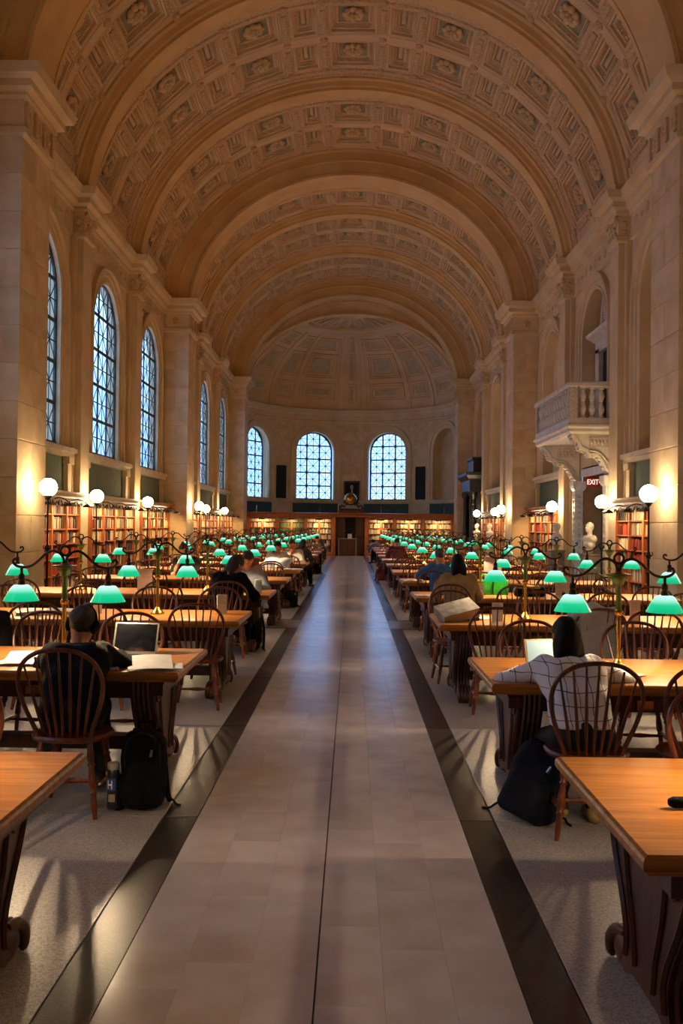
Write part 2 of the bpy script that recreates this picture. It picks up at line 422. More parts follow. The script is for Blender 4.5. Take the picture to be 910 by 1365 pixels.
stud = MB(); stud.lathe([(0.11, -0.02), (0.11, 0.03), (0.085, 0.05), (0.06, 0.03), (0.05, 0.055), (0.01, 0.07)], 12)
me_stud = stud.mesh('band_boss', m_orn, smooth=True)
def on_vault(s, y, h=0.0):
    t = t_of(s); x, z, nx, nz = ell(t, h)
    tx, tz = nz, -nx
    return Matrix(((tx, 0, -nx, x), (0, 1, 0, y), (tz, 0, -nz, z), (0, 0, 0, 1)))
sW = [0, 2.58, -2.58, 5.16, -5.16, 7.74, -7.74]; sN = [1.29, -1.29, 3.87, -3.87, 6.45, -6.45]
allc = sorted([(s, CW) for s in sW] + [(s, CN) for s in sN])
sB = [((allc[i][0]+allc[i][1]/2) + (allc[i+1][0]-allc[i+1][1]/2))/2 for i in range(len(allc)-1)]
sB += [8.39+0.14, -8.39-0.14]
SEGS = [(17.4, 21.61, (18.95, 20.68)), (22.49, 27.06, (24.0, 25.8)), (27.94, 32.25, (29.5, 31.25)),
        (33.8, 38.06, (35.3, 37.1)), (38.94, 43.66, (40.35, 42.2)), (44.54, 49.25, (46.1, 47.95))]
for y0, y1, rows in SEGS:
    cuts = [(y0, rows[0]-CL/2), (rows[0]+CL/2, rows[1]-CL/2), (rows[1]+CL/2, y1)]
    for k, (a, b) in enumerate(cuts):
        if b-a < 0.02: continue
        w = b-a; pr = [(a, -0.3), (a, 0.0)]
        if w > 0.5: pr += [(a+0.10, 0.0), (a+0.12, 0.05), (a+0.18, 0.05), (a+0.2, 0.01), (b-0.2, 0.01), (b-0.18, 0.05), (b-0.12, 0.05), (b-0.10, 0.0)]
        else: pr += [(a+0.03, 0.0), (a+0.04, 0.02), (b-0.04, 0.02), (b-0.03, 0.0)]
        arc_sweep('guilloche_band', pr + [(b, 0.0), (b, -0.3)], m_orn if w > 0.5 else m_plaster)
    for r in rows:
        for s in sW:
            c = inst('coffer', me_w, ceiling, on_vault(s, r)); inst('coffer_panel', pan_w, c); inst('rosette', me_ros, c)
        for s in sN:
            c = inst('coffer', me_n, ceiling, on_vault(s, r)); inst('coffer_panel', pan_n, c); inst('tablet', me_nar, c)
        for s in sB: inst('cross_band', me_band, ceiling, on_vault(s, r))
        for e in (-1, 1):
            arc_sweep('vault_skirt', [(r-CL/2, -0.3), (r-CL/2, 0), (r+CL/2, 0), (r+CL/2, -0.3)], m_plaster,
                      [t_of(e*v) for v in np.linspace(8.67, SH, 4)])
    b = MB()
    for y in (rows[0]-CL/2-0.15, (rows[0]+rows[1])/2, rows[1]+CL/2+0.13):
        for s in sB: inst('band_boss', me_stud, ceiling, on_vault(s, y, 0.02))

# ---------------- side walls with arched openings
def wall_arch(b, mp, u0, u1, z0, z1, uc, hw, zs, zsp, depth, blind=False, nu=1):
    def quad(a, c, e, f):
        n = max(1, nu)
        b.grid(lambda p, q: mp(a+(c-a)*p, e+(f-e)*q, 0), n, 1)
    quad(u0, uc-hw, z0, z1); quad(uc+hw, u1, z0, z1)
    if zs > z0+0.01: quad(uc-hw, uc+hw, z0, zs)
    N = 24; P = [(uc-hw*math.cos(PI*i/N), zsp+hw*math.sin(PI*i/N)) for i in range(N+1)]
    b.add([mp(u, z, 0) for u, z in P] + [mp(u, z1, 0) for u, z in P], [(i, i+1, N+2+i, N+1+i) for i in range(N)])
    Q = [(uc-hw, zs)] + P + [(uc+hw, zs)]; n = len(Q)
    b.add([mp(u, z, 0) for u, z in Q] + [mp(u, z, depth) for u, z in Q], [(i, (i+1) % n, n+(i+1) % n, n+i) for i in range(n)])
    if blind: b.add([mp(u, z, depth) for u, z in Q], [tuple(range(n))])
def arch_path(mp, uc, hw, zs, zsp, N=24):
    fr = [lambda q, p: mp(uc+hw+q, zs, -p)]
    for i in range(N+1):
        a = PI*i/N; fr.append(lambda q, p, a=a: mp(uc+(hw+q)*math.cos(a), zsp+(hw+q)*math.sin(a), -p))
    fr.append(lambda q, p: mp(uc-hw-q, zs, -p)); return fr
ARCHI = [(-0.02, -0.3), (-0.02, 0.04), (0.05, 0.06), (0.07, 0.03), (0.2, 0.03), (0.21, 0.07), (0.34, 0.07), (0.36, 0.13), (0.43, 0.13), (0.44, -0.02)]
HWN, ZS, ZSP = 1.30, 3.44, 6.70

# the window itself, in local coordinates (x along the wall, y outwards)
def make_window(hw, zs, zsp):
    root = empty('window_1', kind='structure'); top = zsp+hw
    mp = lambda u, z, d: (u, d, z)
    f = MB(); f.sweep(arch_path(mp, 0, hw, zs, zsp), [(-0.07, -0.03), (-0.07, 0.02), (-0.03, 0.03), (0.03, 0.03), (0.03, -0.03)])
    f.box(-hw, hw, -0.05, 0.03, zs-0.06, zs+0.05); f.build('window_frame', m_sash, root)
    cw, rh = 2*hw/3, (top-zs)/5
    zt = lambda x: zsp + math.sqrt(max(0, hw*hw-x*x))
    for x in (-cw/2, cw/2):
        m = MB(); m.box(x-0.044, x+0.044, -0.012, 0.012, zs, zt(x)); m.build('mullion', m_sash, root)
    for j in range(1, 5):
        z = zs+j*rh; w = hw if z < zsp else math.sqrt(max(0, hw*hw-(z-zsp)**2))
        m = MB(); m.box(-w, w, -0.012, 0.012, z-0.04, z+0.04); m.build('transom', m_sash, root)
    full_p = full_l = None
    for i in range(3):
        for j in range(5):
            x0, z0 = -hw+i*cw, zs+j*rh; xc, zc = x0+cw/2, z0+rh/2
            edge = min(zt(x0+0.001), zt(x0+cw-0.001))
            full = z0+rh <= edge
            M = Matrix.Translation((xc, 0, zc))
            if full and full_p: inst('pane', full_p, root, M); inst('pane_lattice', full_l, root, M); continue
            n = 8; tops = [(x0+cw*k/n, min(z0+rh, zt(x0+cw*k/n))) for k in range(n, -1, -1)]
            if max(t[1] for t in tops) < z0+0.08: continue
            poly = [(x0, z0), (x0+cw, z0)] + [(x, max(z, z0+0.002)) for x, z in tops]
            g = MB(); g.prism([(x-xc, z-zc) for x, z in poly], lambda a, c, d: (a, d, c), -0.004, 0.004)
            l = MB()
            for (ax, az, bx, bz) in ((x0, z0, x0+cw, z0+rh), (x0, z0+rh, x0+cw, z0), (xc, z0, xc, z0+rh), (x0, zc, x0+cw, zc)):
                pts = [(ax+(bx-ax)*k/20, az+(bz-az)*k/20) for k in range(21)]
                pts = [p for p in pts if p[1] <= zt(p[0])]
                if len(pts) > 1:
                    (px, pz), (qx, qz) = pts[0], pts[-1]
                    dx, dz = qx-px, qz-pz; ll = math.hypot(dx, dz) or 1; wx, wz = -dz/ll*.014, dx/ll*.014; l.loft([[(px-xc+wx, y_, pz-zc+wz), (px-xc-wx, y_, pz-zc-wz), (qx-xc-wx, y_, qz-zc-wz), (qx-xc+wx, y_, qz-zc+wz)] for y_ in (-.006, .006)])
            if zc < zt(xc): l.ball((0, 0, 0), (0.05, 0.012, 0.05), 8, 5)
            pm, lm = g.mesh('pane', m_glass), l.mesh('pane_lattice', m_sash)
            if full: full_p, full_l = pm, lm
            inst('pane', pm, root, M); inst('pane_lattice', lm, root, M)
    return root

wl, wr = MB(), MB()
side_map = lambda s: (lambda u, z, d: (s*(WX+d), u, z))
WIN = []
proto = None
trim_n = [0]
def trim(kind_parent=None):
    trim_n[0] += 1; return 'trim_%d' % trim_n[0]
for s in (-1, 1):
    W = wl if s < 0 else wr; mp = side_map(s)
    cuts = sorted([-7.0] + [v for a in SUBS for v in a] + [50.8])
    prev = -7.0
    for k, (a, b) in enumerate(SUBS):
        W.grid(lambda p, q: mp(prev+(a-prev)*p, 9.3*q, 0), 1, 1)
        uc = (a+b)/2
        if s < 0:
            wall_arch(W, mp, a, b, 0, 9.3, uc, HWN, ZS, ZSP, 0.12)
            if proto is None: proto = make_window(HWN, ZS, ZSP); w = proto
            else: w = dup(proto); w.name = 'window_%d' % (k+1)
            place(w, (s*(WX+0.08), uc, 0), R(90)); WIN.append((s*(WX+0.5), uc))
        elif k == 4:
            wall_arch(W, mp, a, b, 4.2, 9.3, uc, HWN, 4.3, ZSP, 0.45, True)
            W.grid(lambda p, q: mp(a+(uc-1.55-a)*p, 4.2*q, 0), 1, 1); W.grid(lambda p, q: mp(uc+1.28+(b-uc-1.28)*p, 4.2*q, 0), 1, 1)
            W.grid(lambda p, q: mp(uc-1.55+2.83*p, 3.3+0.9*q, 0), 1, 1)
        else:
            wall_arch(W, mp, a, b, 0, 9.3, uc, HWN, ZS, ZSP, 0.30, True)
        fr = MB(); fr.sweep(arch_path(mp, uc, HWN, ZS-0.05 if not (s > 0 and k == 4) else 4.3, ZSP), ARCHI)
        fr.box(*sorted((s*(WX-0.16), s*(WX+0.1))), uc-0.16, uc+0.16, ZSP+HWN-0.02, ZSP+HWN+0.55) if False else None
        tr = tag(fr.build(trim(), m_stone, smooth=True), kind='structure')
        if not (s > 0 and k == 4):
            p = MB(); p.box(*sorted((s*(WX-0.02), s*(WX+0.03))), a, b, 2.3, ZS-0.2)
            p.build('wall_panel', m_gpan, tr)
            l = MB(); l.box(*sorted((s*(WX-0.20), s*(WX+0.1))), a, b, ZS-0.16, ZS-0.05); l.box(*sorted((s*(WX-0.14), s*(WX+0.1))), a, b, ZS-0.26, ZS-0.16)
            l.build('window_ledge', m_cream, tr)
            for q in (a+0.32, b-0.32):
                c = MB(); c.box(*sorted((s*(WX-0.12), s*WX)), q-0.14, q+0.14, 2.3, ZS-0.4); c.box(*sorted((s*(WX-0.17), s*WX)), q-0.19, q+0.19, ZS-0.42, ZS-0.26)
                c.build('panel_pilaster', m_stone, tr)
        prev = b
    W.grid(lambda p, q: mp(prev+(50.85-prev)*p, 9.3*q, 0), 1, 1)
wall_left = tag(wl.build('wall_left', m_stone), kind='structure')
wall_right = tag(wr.build('wall_right', m_stone), kind='structure')
b = MB(); b.box(-7.2, 7.2, -7.2, -7.0, 0, 15.2); tag(b.build('wall_front', m_stone), kind='structure')

# ---------------- piers with stone courses, pilasters, entablature
def ent_rect(b, x0, x1, y0, y1):
    b.rect(x0, x1, y0, y1, [(0, 8.30), (-0.07, 8.34), (-0.07, 8.44), (-0.02, 8.47), (-0.02, 8.93), (-0.09, 8.97), (-0.09, 9.03), (-0.2, 9.08), (-0.2, 9.2), (-0.33, 9.26), (-0.38, 9.42), (0.3, 9.45)])
blk = {}
def block_mesh(w, l, h):
    key = (round(w, 3), round(l, 3), round(h, 3))
    if key not in blk:
        b = MB(); g = 0.006
        b.loft([[(-w/2+i, -l/2+i, z), (w/2-i, -l/2+i, z), (w/2-i, l/2-i, z), (-w/2+i, l/2-i, z)] for i, z in ((g+0.008, -h/2+g), (g, -h/2+g+0.008), (g, h/2-g-0.008), (g+0.008, h/2-g))])
        blk[key] = b.mesh('stone_block', m_block)
    return blk[key]
for y0, y1 in PIERS:
    for s in (-1, 1):
        b = MB(); x0, x1 = sorted((s*PX, s*6.53))
        b.rect(x0+0.02, x1-0.02, y0+0.02, y1-0.02, [(0, 0.0), (0, 8.32)])
        b.rect(x0, x1, y0, y1, [(-0.07, 0.0), (-0.07, 0.42), (-0.04, 0.46), (0, 0.5)])
        ent_rect(b, x0, x1, y0, y1)
        pier = tag(b.build(trim(), m_stone), kind='structure')
        if y0 < 0: continue
        h = 0.652
        for k in range(12):
            z = 0.5 + (k+0.5)*h
            if k % 2:
                for q in (0, 1):
                    inst('stone_block', block_mesh(x1-x0, (y1-y0)/2, h), pier, Matrix.Translation(((x0+x1)/2, y0+(q+0.5)*(y1-y0)/2, z)))
            else:
                for q in (0, 1):
                    inst('stone_block', block_mesh((x1-x0)/2, y1-y0, h), pier, Matrix.Translation((x0+(q+0.5)*(x1-x0)/2, (y0+y1)/2, z)))
        o = MB()                                  # carved frieze
        def boss(x, y, ax):
            for k in range(5):
                a = k*2*PI/5+PI/2; dx, dz = 0.075*math.cos(a), 0.075*math.sin(a)
                c = (x+dx if ax == 'y' else x, y+dx if ax == 'x' else y, 8.70+dz)
                r = (0.055, 0.04, 0.055) if ax == 'y' else (0.04, 0.055, 0.055)
                o.ball(c, r, 7, 5)
            o.ball((x, y, 8.70), 0.05, 7, 5)
        boss((x0+x1)/2, y0-0.02, 'y'); xi = s*(PX-0.02)
        for k in range(3): boss(xi, y0+(k+0.5)*(y1-y0)/3, 'x')
        for k in range(4):
            yy = y0+0.08+k*(y1-y0-0.16)/3; o.box(*sorted((xi+s*0.02, xi-s*0.05)), yy-0.045, yy+0.045, 8.49, 8.91)
        o.build('carved_frieze', m_carved if False else m_orn, pier, smooth=True)
for c in PILS:
    for s in (-1, 1):
        b = MB(); x0, x1 = sorted((s*LX, s*6.53))
        b.rect(x0, x1, c-0.35, c+0.35, [(-0.05, 0), (-0.05, 0.4), (0, 0.45), (0, 8.32)])
        xa, xb = sorted((s*(LX+0.14), s*6.53)); b.rect(xa, xb, c-0.50, c+0.50, [(0, 0), (0, 8.32)])
        ent_rect(b, x0, x1, c-0.36, c+0.36)
        p = tag(b.build(trim(), m_stone), kind='structure')
        if c < 12: continue
        o = MB(); xi = s*(LX-0.03)
        for k in (-1, 0, 1):
            for j, z in enumerate((8.5, 8.64, 8.78)):
                o.ball((xi, c+k*0.22+(0.1 if j == 1 else 0)*(1 if k < 1 else -1), z), (0.07, 0.085, 0.085), 7, 5)
        for e in (-1, 1):
            for z in (8.52, 8.72): o.ball((s*(LX+0.13), c+e*0.37, z), (0.08, 0.06, 0.09), 7, 5)
            o.tube([(xi, c+e*0.30, 8.93), (xi-s*0.05, c+e*0.38, 8.88), (xi-s*0.03, c+e*0.42, 8.80), (xi, c+e*0.36, 8.80)], 0.04, 6)
        o.build('capital_carving', m_orn, p, smooth=True)
        k = MB(); k.rect(*sorted((s*(LX+0.02), s*6.53)), c-0.3, c+0.3, [(-0.02, 9.42), (-0.02, 9.5), (-0.12, 9.58), (-0.12, 9.66), (0.06, 9.7)]); k.build('impost_block', m_rib, p)
for s in (-1, 1):
    pr = [(0.05, 8.30), (-0.05, 8.34), (-0.05, 8.44), (-0.015, 8.47), (-0.015, 8.93), (-0.07, 8.97), (-0.07, 9.03), (-0.18, 9.08), (-0.18, 9.2), (-0.30, 9.26), (-0.34, 9.42), (0.05, 9.5)]
    b = MB(); b.prism(pr, lambda a, c, d: (s*(WX+a), d, c), -7.0, 50.8); e = tag(b.build(trim(), m_stone), kind='structure')
    o = MB()
    for (a, bb) in SUBS[3:]:
        n = 9
        for k in range(n):                        # worn relief along the frieze
            yy = a+0.5+(bb-a-1.0)*k/(n-1); o.ball((s*(WX-0.02), yy, 8.70), (0.035, 0.11, 0.06 if k % 2 else 0.13), 8, 5)
    o.build('frieze_relief', m_orn, e, smooth=True)

# ---------------- apse: wall, entablature, half dome
ap = lambda u, z, d: ((APR+d)*math.sin(u/APR), APY+(APR+d)*math.cos(u/APR), z)
b = MB(); AHW, AZS, AZSP = 1.20, 3.25, 6.1
for c in (-63, -21, 21, 63):
    u0, u1 = R(c-21)*APR, R(c+21)*APR
    wall_arch(b, ap, u0, u1, 0, 8.7, R(c)*APR, AHW, AZS, AZSP, 0.55, c == 63, 6)
for c in (-87, 87): b.grid(lambda p, q: ap(R(c-3+6*p)*APR, 8.7*q, 0), 1, 1)
wall_back = tag(b.build('wall_back', m_stone), kind='structure')
def in_opening(ph, z, mg):
    for c in (-63, -21, 21, 63):
        dx = abs(ph-c)*PI/180*APR
        if dx < AHW+mg and z < AZSP+0.3 or math.hypot(dx, max(0, z-AZSP)) < AHW+mg: return True
    return abs(abs(ph)-42.5)*PI/180*APR < 0.36+mg*.6 and z < 5.5
nb = 0
for k in range(9):
    z0, z1 = 3.24+k*0.51, 3.24+(k+1)*0.51
    for j in range(-10, 11):
        p0 = (j+(0.5 if k % 2 else 0))*8.6; p1 = p0+8.6
        # trim the course against openings: keep the widest clear run
        run = [q for q in np.linspace(p0, p1, 19) if abs(q) < 88 and not in_opening(q, z0, .44) and not in_opening(q, z1, .44)]
        if len(run) < 5: continue
        a0, a1 = run[0]+.06, run[-1]-.06
        if (a1-a0) < 1.5: continue
        q = MB(); g = .006
        q.loft([[ap(R(a0)*APR, z0+g, d), ap(R((a0+a1)/2)*APR, z0+g, d), ap(R(a1)*APR, z0+g, d), ap(R(a1)*APR, z1-g, d), ap(R((a0+a1)/2)*APR, z1-g, d), ap(R(a0)*APR, z1-g, d)] for d in (0.02, -0.012)])
        q.build('stone_block', m_block, wall_back); nb += 1
wproto = None
for k, c in enumerate((-63, -21, 21)):
    if wproto is None: wproto = make_window(AHW, AZS, AZSP); w = wproto
    else: w = dup(wproto)
    w.name = 'window_%d' % (10+k); rr = APR+0.32
    place(w, (rr*math.sin(R(c)), APY+rr*math.cos(R(c)), 0), -R(c))
for c in (-63, -21, 21, 63):
    b = MB(); b.sweep(arch_path(ap, R(c)*APR, AHW, AZS, AZSP), [(0.0, -0.1), (0.0, 0.03), (0.22, 0.03), (0.24, 0.07), (0.40, 0.08), (0.42, -0.02)])
    t = tag(b.build(trim(), m_stone, smooth=True), kind='structure')
    u = R(c)*APR
    for nm, w, z0, z1, p, m in (('apse_panel', 1.45, 2.3, 3.0, 0.03, m_bpan), ('apse_ledge', 1.75, 3.06, 3.2, 0.14, m_stone)):
        q = MB(); q.grid(lambda a, e: ap(u-w+2*w*a, z0+(z1-z0)*e, -p), 8, 1); q.grid(lambda a, e: ap(u-w+2*w*a, z1, -p+(p+0.02)*e), 8, 1); q.grid(lambda a, e: ap(u-w+2*w*a, z0, -p+(p+0.02)*e), 8, 1)
        q.build(nm, m, t)
for s in (-1, 1):
    b = MB(); u = R(s*42.5)*APR
    b.grid(lambda a, e: ap(u-0.36+0.72*a, 3.25+1.95*e, -0.05), 3, 1)
    for e0 in (-0.36, 0.36): b.box(0, 0, 0, 0, 0, 0) if False else b.grid(lambda a, e: ap(u+e0, 3.25+1.95*e, -0.05*a), 1, 1)
    b.grid(lambda a, e: ap(u-0.36+0.72*a, 5.2, -0.05*e), 3, 1)
    t = tag(b.build('wall_tablet', m_dark), ('dark' if True else '') + (' tall tablet on the curved end wall left of the windows' if s < 0 else ' tall tablet on the curved end wall right of the windows'), 'tablet')
b = MB(); fr = [lambda d, z, a=a: ap(R(a)*APR, z, d) for a in np.linspace(-90, 90, 61)]
b.sweep(fr, [(0.2, 7.85), (-0.06, 7.9), (-0.06, 8.0), (0, 8.03), (0, 8.32), (-0.07, 8.36), (-0.1, 8.45), (-0.22, 8.5), (-0.26, 8.64), (0.2, 8.68)])
tag(b.build(trim(), m_stone, smooth=True), kind='structure')
DZ, DB = 8.65, 4.6
def dome(ph, el, h=0.0):
    ce, se = math.cos(el), math.sin(el); r = (APR-h)*ce
    return (r*math.sin(ph), APY+r*math.cos(ph), DZ+(DB-h)*se)
b = MB(); b.grid(lambda p, q: dome(R(-92+184*p), R(90*q), 0.0), 64, 24)
dome_o = tag(b.build('ceiling.001', m_plaster, smooth=True), kind='structure')
def dome_frame(pc, pw, e0, e1, pw1=None):
    """a framed panel standing proud of the half dome; pw, pw1: half widths in degrees at e0 and e1"""
    pw1 = pw if pw1 is None else pw1
    b = MB(); n = 4; lim = min(pw, pw1)*PI/180*APR*math.cos(R(max(e0, e1)))*.9; lim = min(lim, (e1-e0)*5.3*PI/180/2*.9)
    def outline(i):                               # i: inset in metres
        de = i/5.3*180/PI; pts = []
        for k in range(n+1): pts.append((0, k/n))
        out = []
        lo, hi = e0+de, e1-de
        def half(el):
            f = (el-e0)/(e1-e0); return pw+(pw1-pw)*f - i/(APR*max(0.2, math.cos(R(el))))*180/PI
        for k in range(n): out.append((pc-half(lo)+2*half(lo)*k/n, lo))
        for k in range(n): el = lo+(hi-lo)*k/n; out.append((pc+half(el), el))
        for k in range(n): out.append((pc+half(hi)-2*half(hi)*k/n, hi))
        for k in range(n): el = hi-(hi-lo)*k/n; out.append((pc-half(el), el))
        return out
    def ring(i, h): return [dome(R(p), R(e), h) for p, e in outline(i)]
    b.loft([ring(i, h) for i, h in ((0, -0.02), (0, 0.05), (0.03, 0.07), (0.10, 0.07), (0.12, 0.02), (0.17, 0.02), (0.18, 0.05), (0.23, 0.05), (0.25, 0.0)) if i <= lim] + ([ring(i, h) for i, h in ((0.33, 0.0), (0.34, 0.05), (0.40, 0.05), (0.42, -0.01))] if lim > .5 else []), cap=False)
    o = b.build('dome_panel', m_plaster, dome_o)
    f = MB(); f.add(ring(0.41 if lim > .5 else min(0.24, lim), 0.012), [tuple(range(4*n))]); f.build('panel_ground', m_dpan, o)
for pc, pw in ((21, 11.0), (-21, 11.0), (43, 7.0), (-43, 7.0), (65, 10.0), (-65, 10.0)):
    dome_frame(pc, pw, 7, 20); dome_frame(pc, pw*0.97, 23, 42.5); dome_frame(pc, pw*0.95, 45, 56)
for e0, e1, a, c in ((5, 20, 2.6, 2.6), (22, 43, 2.6, 2.2), (45, 58, 2.2, 1.4)): dome_frame(0, a, e0, e1, c)
for pc in (-7, 7, -34, 34, -51, 51, -77, 77):
    b = MB(); b.loft([[dome(R(pc+d/math.cos(R(e))**0.25), R(e), h) for d, h in ((-1.6, -0.02), (-1.6, 0.05), (-0.8, 0.03), (0.8, 0.03), (1.6, 0.05), (1.6, -0.02))] for e in range(0, 61, 6)])
    b.build('dome_rib', m_plaster, dome_o, smooth=True)
b = MB(); fr = [lambda e, h, a=a: dome(R(a), R(e), h) for a in np.linspace(-91, 91, 49)]
b.sweep(fr, [(59, -0.02), (59, 0.05), (60, 0.08), (63, 0.08), (64, 0.14), (66, 0.14), (67, -0.02)]); b.build('oculus_ring', m_plaster, dome_o, smooth=True)
for k in range(11):
    pc = -75+15*k; dome_frame(pc, 6.6 if k % 2 else 4.6, 68, 80)
b = MB(); b.sweep(fr, [(81, -0.02), (81, 0.1), (84, 0.12), (86, -0.02)]); b.build('oculus_rim', m_rib, dome_o, smooth=True)
b = MB(); aa = [PI*i/60 for i in range(61)]          # closing wall between the last arch and the half dome
b.loft([[(ell(t, 0.85)[0], APY+0.01, ell(t, 0.85)[1]) for t in aa], [(-6.08*math.cos(t), APY+0.01, DZ+(DB-0.02)*math.sin(t)) for t in aa]], close=False)
b.build('closing_arch', m_plaster, dome_o, smooth=True)
b = MB(); fr = [lambda h, y, t=t: (-(6.0-h)*math.cos(t), y, DZ+(4.5-h)*math.sin(t)) for t in aa]
b.sweep(fr, [(-.12, APY-.02), (-.12, APY-.10), (.0, APY-.14), (.06, APY-.06), (.06, APY+.1), (-.1, APY+.1)]); b.build('dome_moulding', m_rib, dome_o, smooth=True)
# light-tight outer skin of the building
b = MB()
b.grid(lambda p, q: dome(R(-95+190*p), R(90*q), -0.5), 24, 8); tag(b.build('ceiling.002', m_plaster), kind='structure')
# ================================================================== FURNITURE
ORD = ['first', 'second', 'third', 'fourth', 'fifth', 'sixth', 'seventh', 'eighth', 'ninth', 'tenth', 'eleventh', 'twelfth', 'thirteenth', 'fourteenth']
TW, TD, TZ = 3.58, 1.17, 0.765
TXC = 0.957 + TW/2
ROWY = {1: [3.28, 6.18], -1: [3.24, 6.44]}
for k in range(2, 14):
    ROWY[1].append(9.51+3.345*(k-2)*0.992); ROWY[-1].append(9.57+3.345*(k-2)*0.99)

# ---------------- reading table
def table_parts(root):
    b = MB(); x, y = TW/2, TD/2
    b.rect(-x, x, -y, y, [(0.045, 0.700), (0.02, 0.702), (0.015, 0.712), (0.004, 0.720), (0, 0.730), (0, 0.748), (0.006, 0.758), (0.016, 0.765)])
    b.build('tabletop', m_oak, root)
    b = MB(); b.rect(-x+0.12, x-0.12, -y+0.12, y-0.12, [(0, 0.60), (0, 0.665), (-0.02, 0.70)]); b.build('apron', m_walnut, root)
    half = [(Vector((a, z, 0))) for a, z in ((.47, .70), (.465, .64), (.44, .56), (.385, .46), (.32, .37), (.265, .29), (.235, .21), (.25, .13), (.29, .07))]
    half = catmull(half, 3)
    poly = [(v.x, v.y) for v in half] + [(0.24, 0.05), (0.14, 0.09)] ; poly = poly + [(-a, z) for a, z in reversed(poly)]
    for e in (-1, 1):
        xo = e*(x-0.19); xi = e*(x-0.33)
        b = MB(); b.prism(poly, lambda a, z, d: (d, a, z), *sorted((xo, xi)))
        # scroll and border moulding on the outer face, flutes on the two curved edges
        for sg in (-1, 1):
            edge = [(xo+e*0.004, sg*(v.x-0.03), v.y) for v in half[:-3]]
            b.tube(edge, 0.014, 5)
            sp = []
            for k in range(22):
                a = k/21*3.6*PI; r = 0.075*(1-k/24)
                sp.append((xo+e*0.006, sg*(0.30+r*math.cos(a)), 0.585+r*math.sin(a)))
            b.tube(sp, 0.012, 5)
            b.tube([(xo+e*0.004, sg*0.225, 0.57), (xo+e*0.004, sg*0.19, 0.42), (xo+e*0.004, sg*0.12, 0.25), (xo+e*0.004, sg*0.10, 0.14)], 0.012, 5)
            for q in (0.02, 0.05, 0.08, 0.11):
                b.tube([(xi+e*q, sg*(v.x+0.002), v.y) for v in half[:-2]], 0.0135, 5)
        p = b.build('pedestal', m_walnut, root, smooth=True)
        for sg in (-1, 1):                        # claw foot: pad and four toes
            f = MB(); xc = (xo+xi)/2
            f.ball((xc, sg*0.35, 0.085), (0.072, 0.125, 0.084), 14, 9)
            for q in (-0.045, -0.015, 0.015, 0.045):
                f.tube(catmull([(xc+q*0.8, sg*0.34, 0.15), (xc+q*1.05, sg*0.42, 0.135), (xc+q*1.15, sg*0.475, 0.085), (xc+q*1.15, sg*0.485, 0.03), (xc+q*1.1, sg*0.47, 0.012)], 2), [0.018, 0.022, 0.025, 0.026, 0.027, 0.025, 0.022, 0.018, 0.010], 9)
            f.build('claw_foot', m_walnut, p, smooth=True)
    b = MB(); b.rect(-x+0.3, x-0.3, -0.06, 0.06, [(0, 0.16), (0, 0.24), (0.0, 0.25)]); b.build('stretcher', m_walnut, root)
    b = MB(); b.box(-x+0.3, x-0.3, -0.025, 0.025, 0.5, 0.62); b.build('centre_rail', m_walnut, root)
    for q in (-0.85, 0.85):
        o = MB(); o.box(q-0.05, q+0.05, -0.165-0.32, -0.155-0.30, 0.605, 0.66); o.build('outlet_plate', m_brass, root)
tproto = None
SIDE = {1: 'right', -1: 'left'}
TABLES = {}
for s in (1, -1):
    for k, y in enumerate(ROWY[s]):
        lab = 'long oak reading table, %s from the front in the %s row' % (ORD[k], SIDE[s])
        if k == 0: lab = 'oak table at the %s edge of the picture, nearest of its row' % SIDE[s]
        if tproto is None:
            t = empty('reading_table', (0, 0, 0), 0, lab, 'table', 'reading tables in two rows'); table_parts(t); tproto = t
        else: t = dup(tproto)
        place(t, (s*TXC, y, 0), 0, lab); TABLES[(s, k)] = t

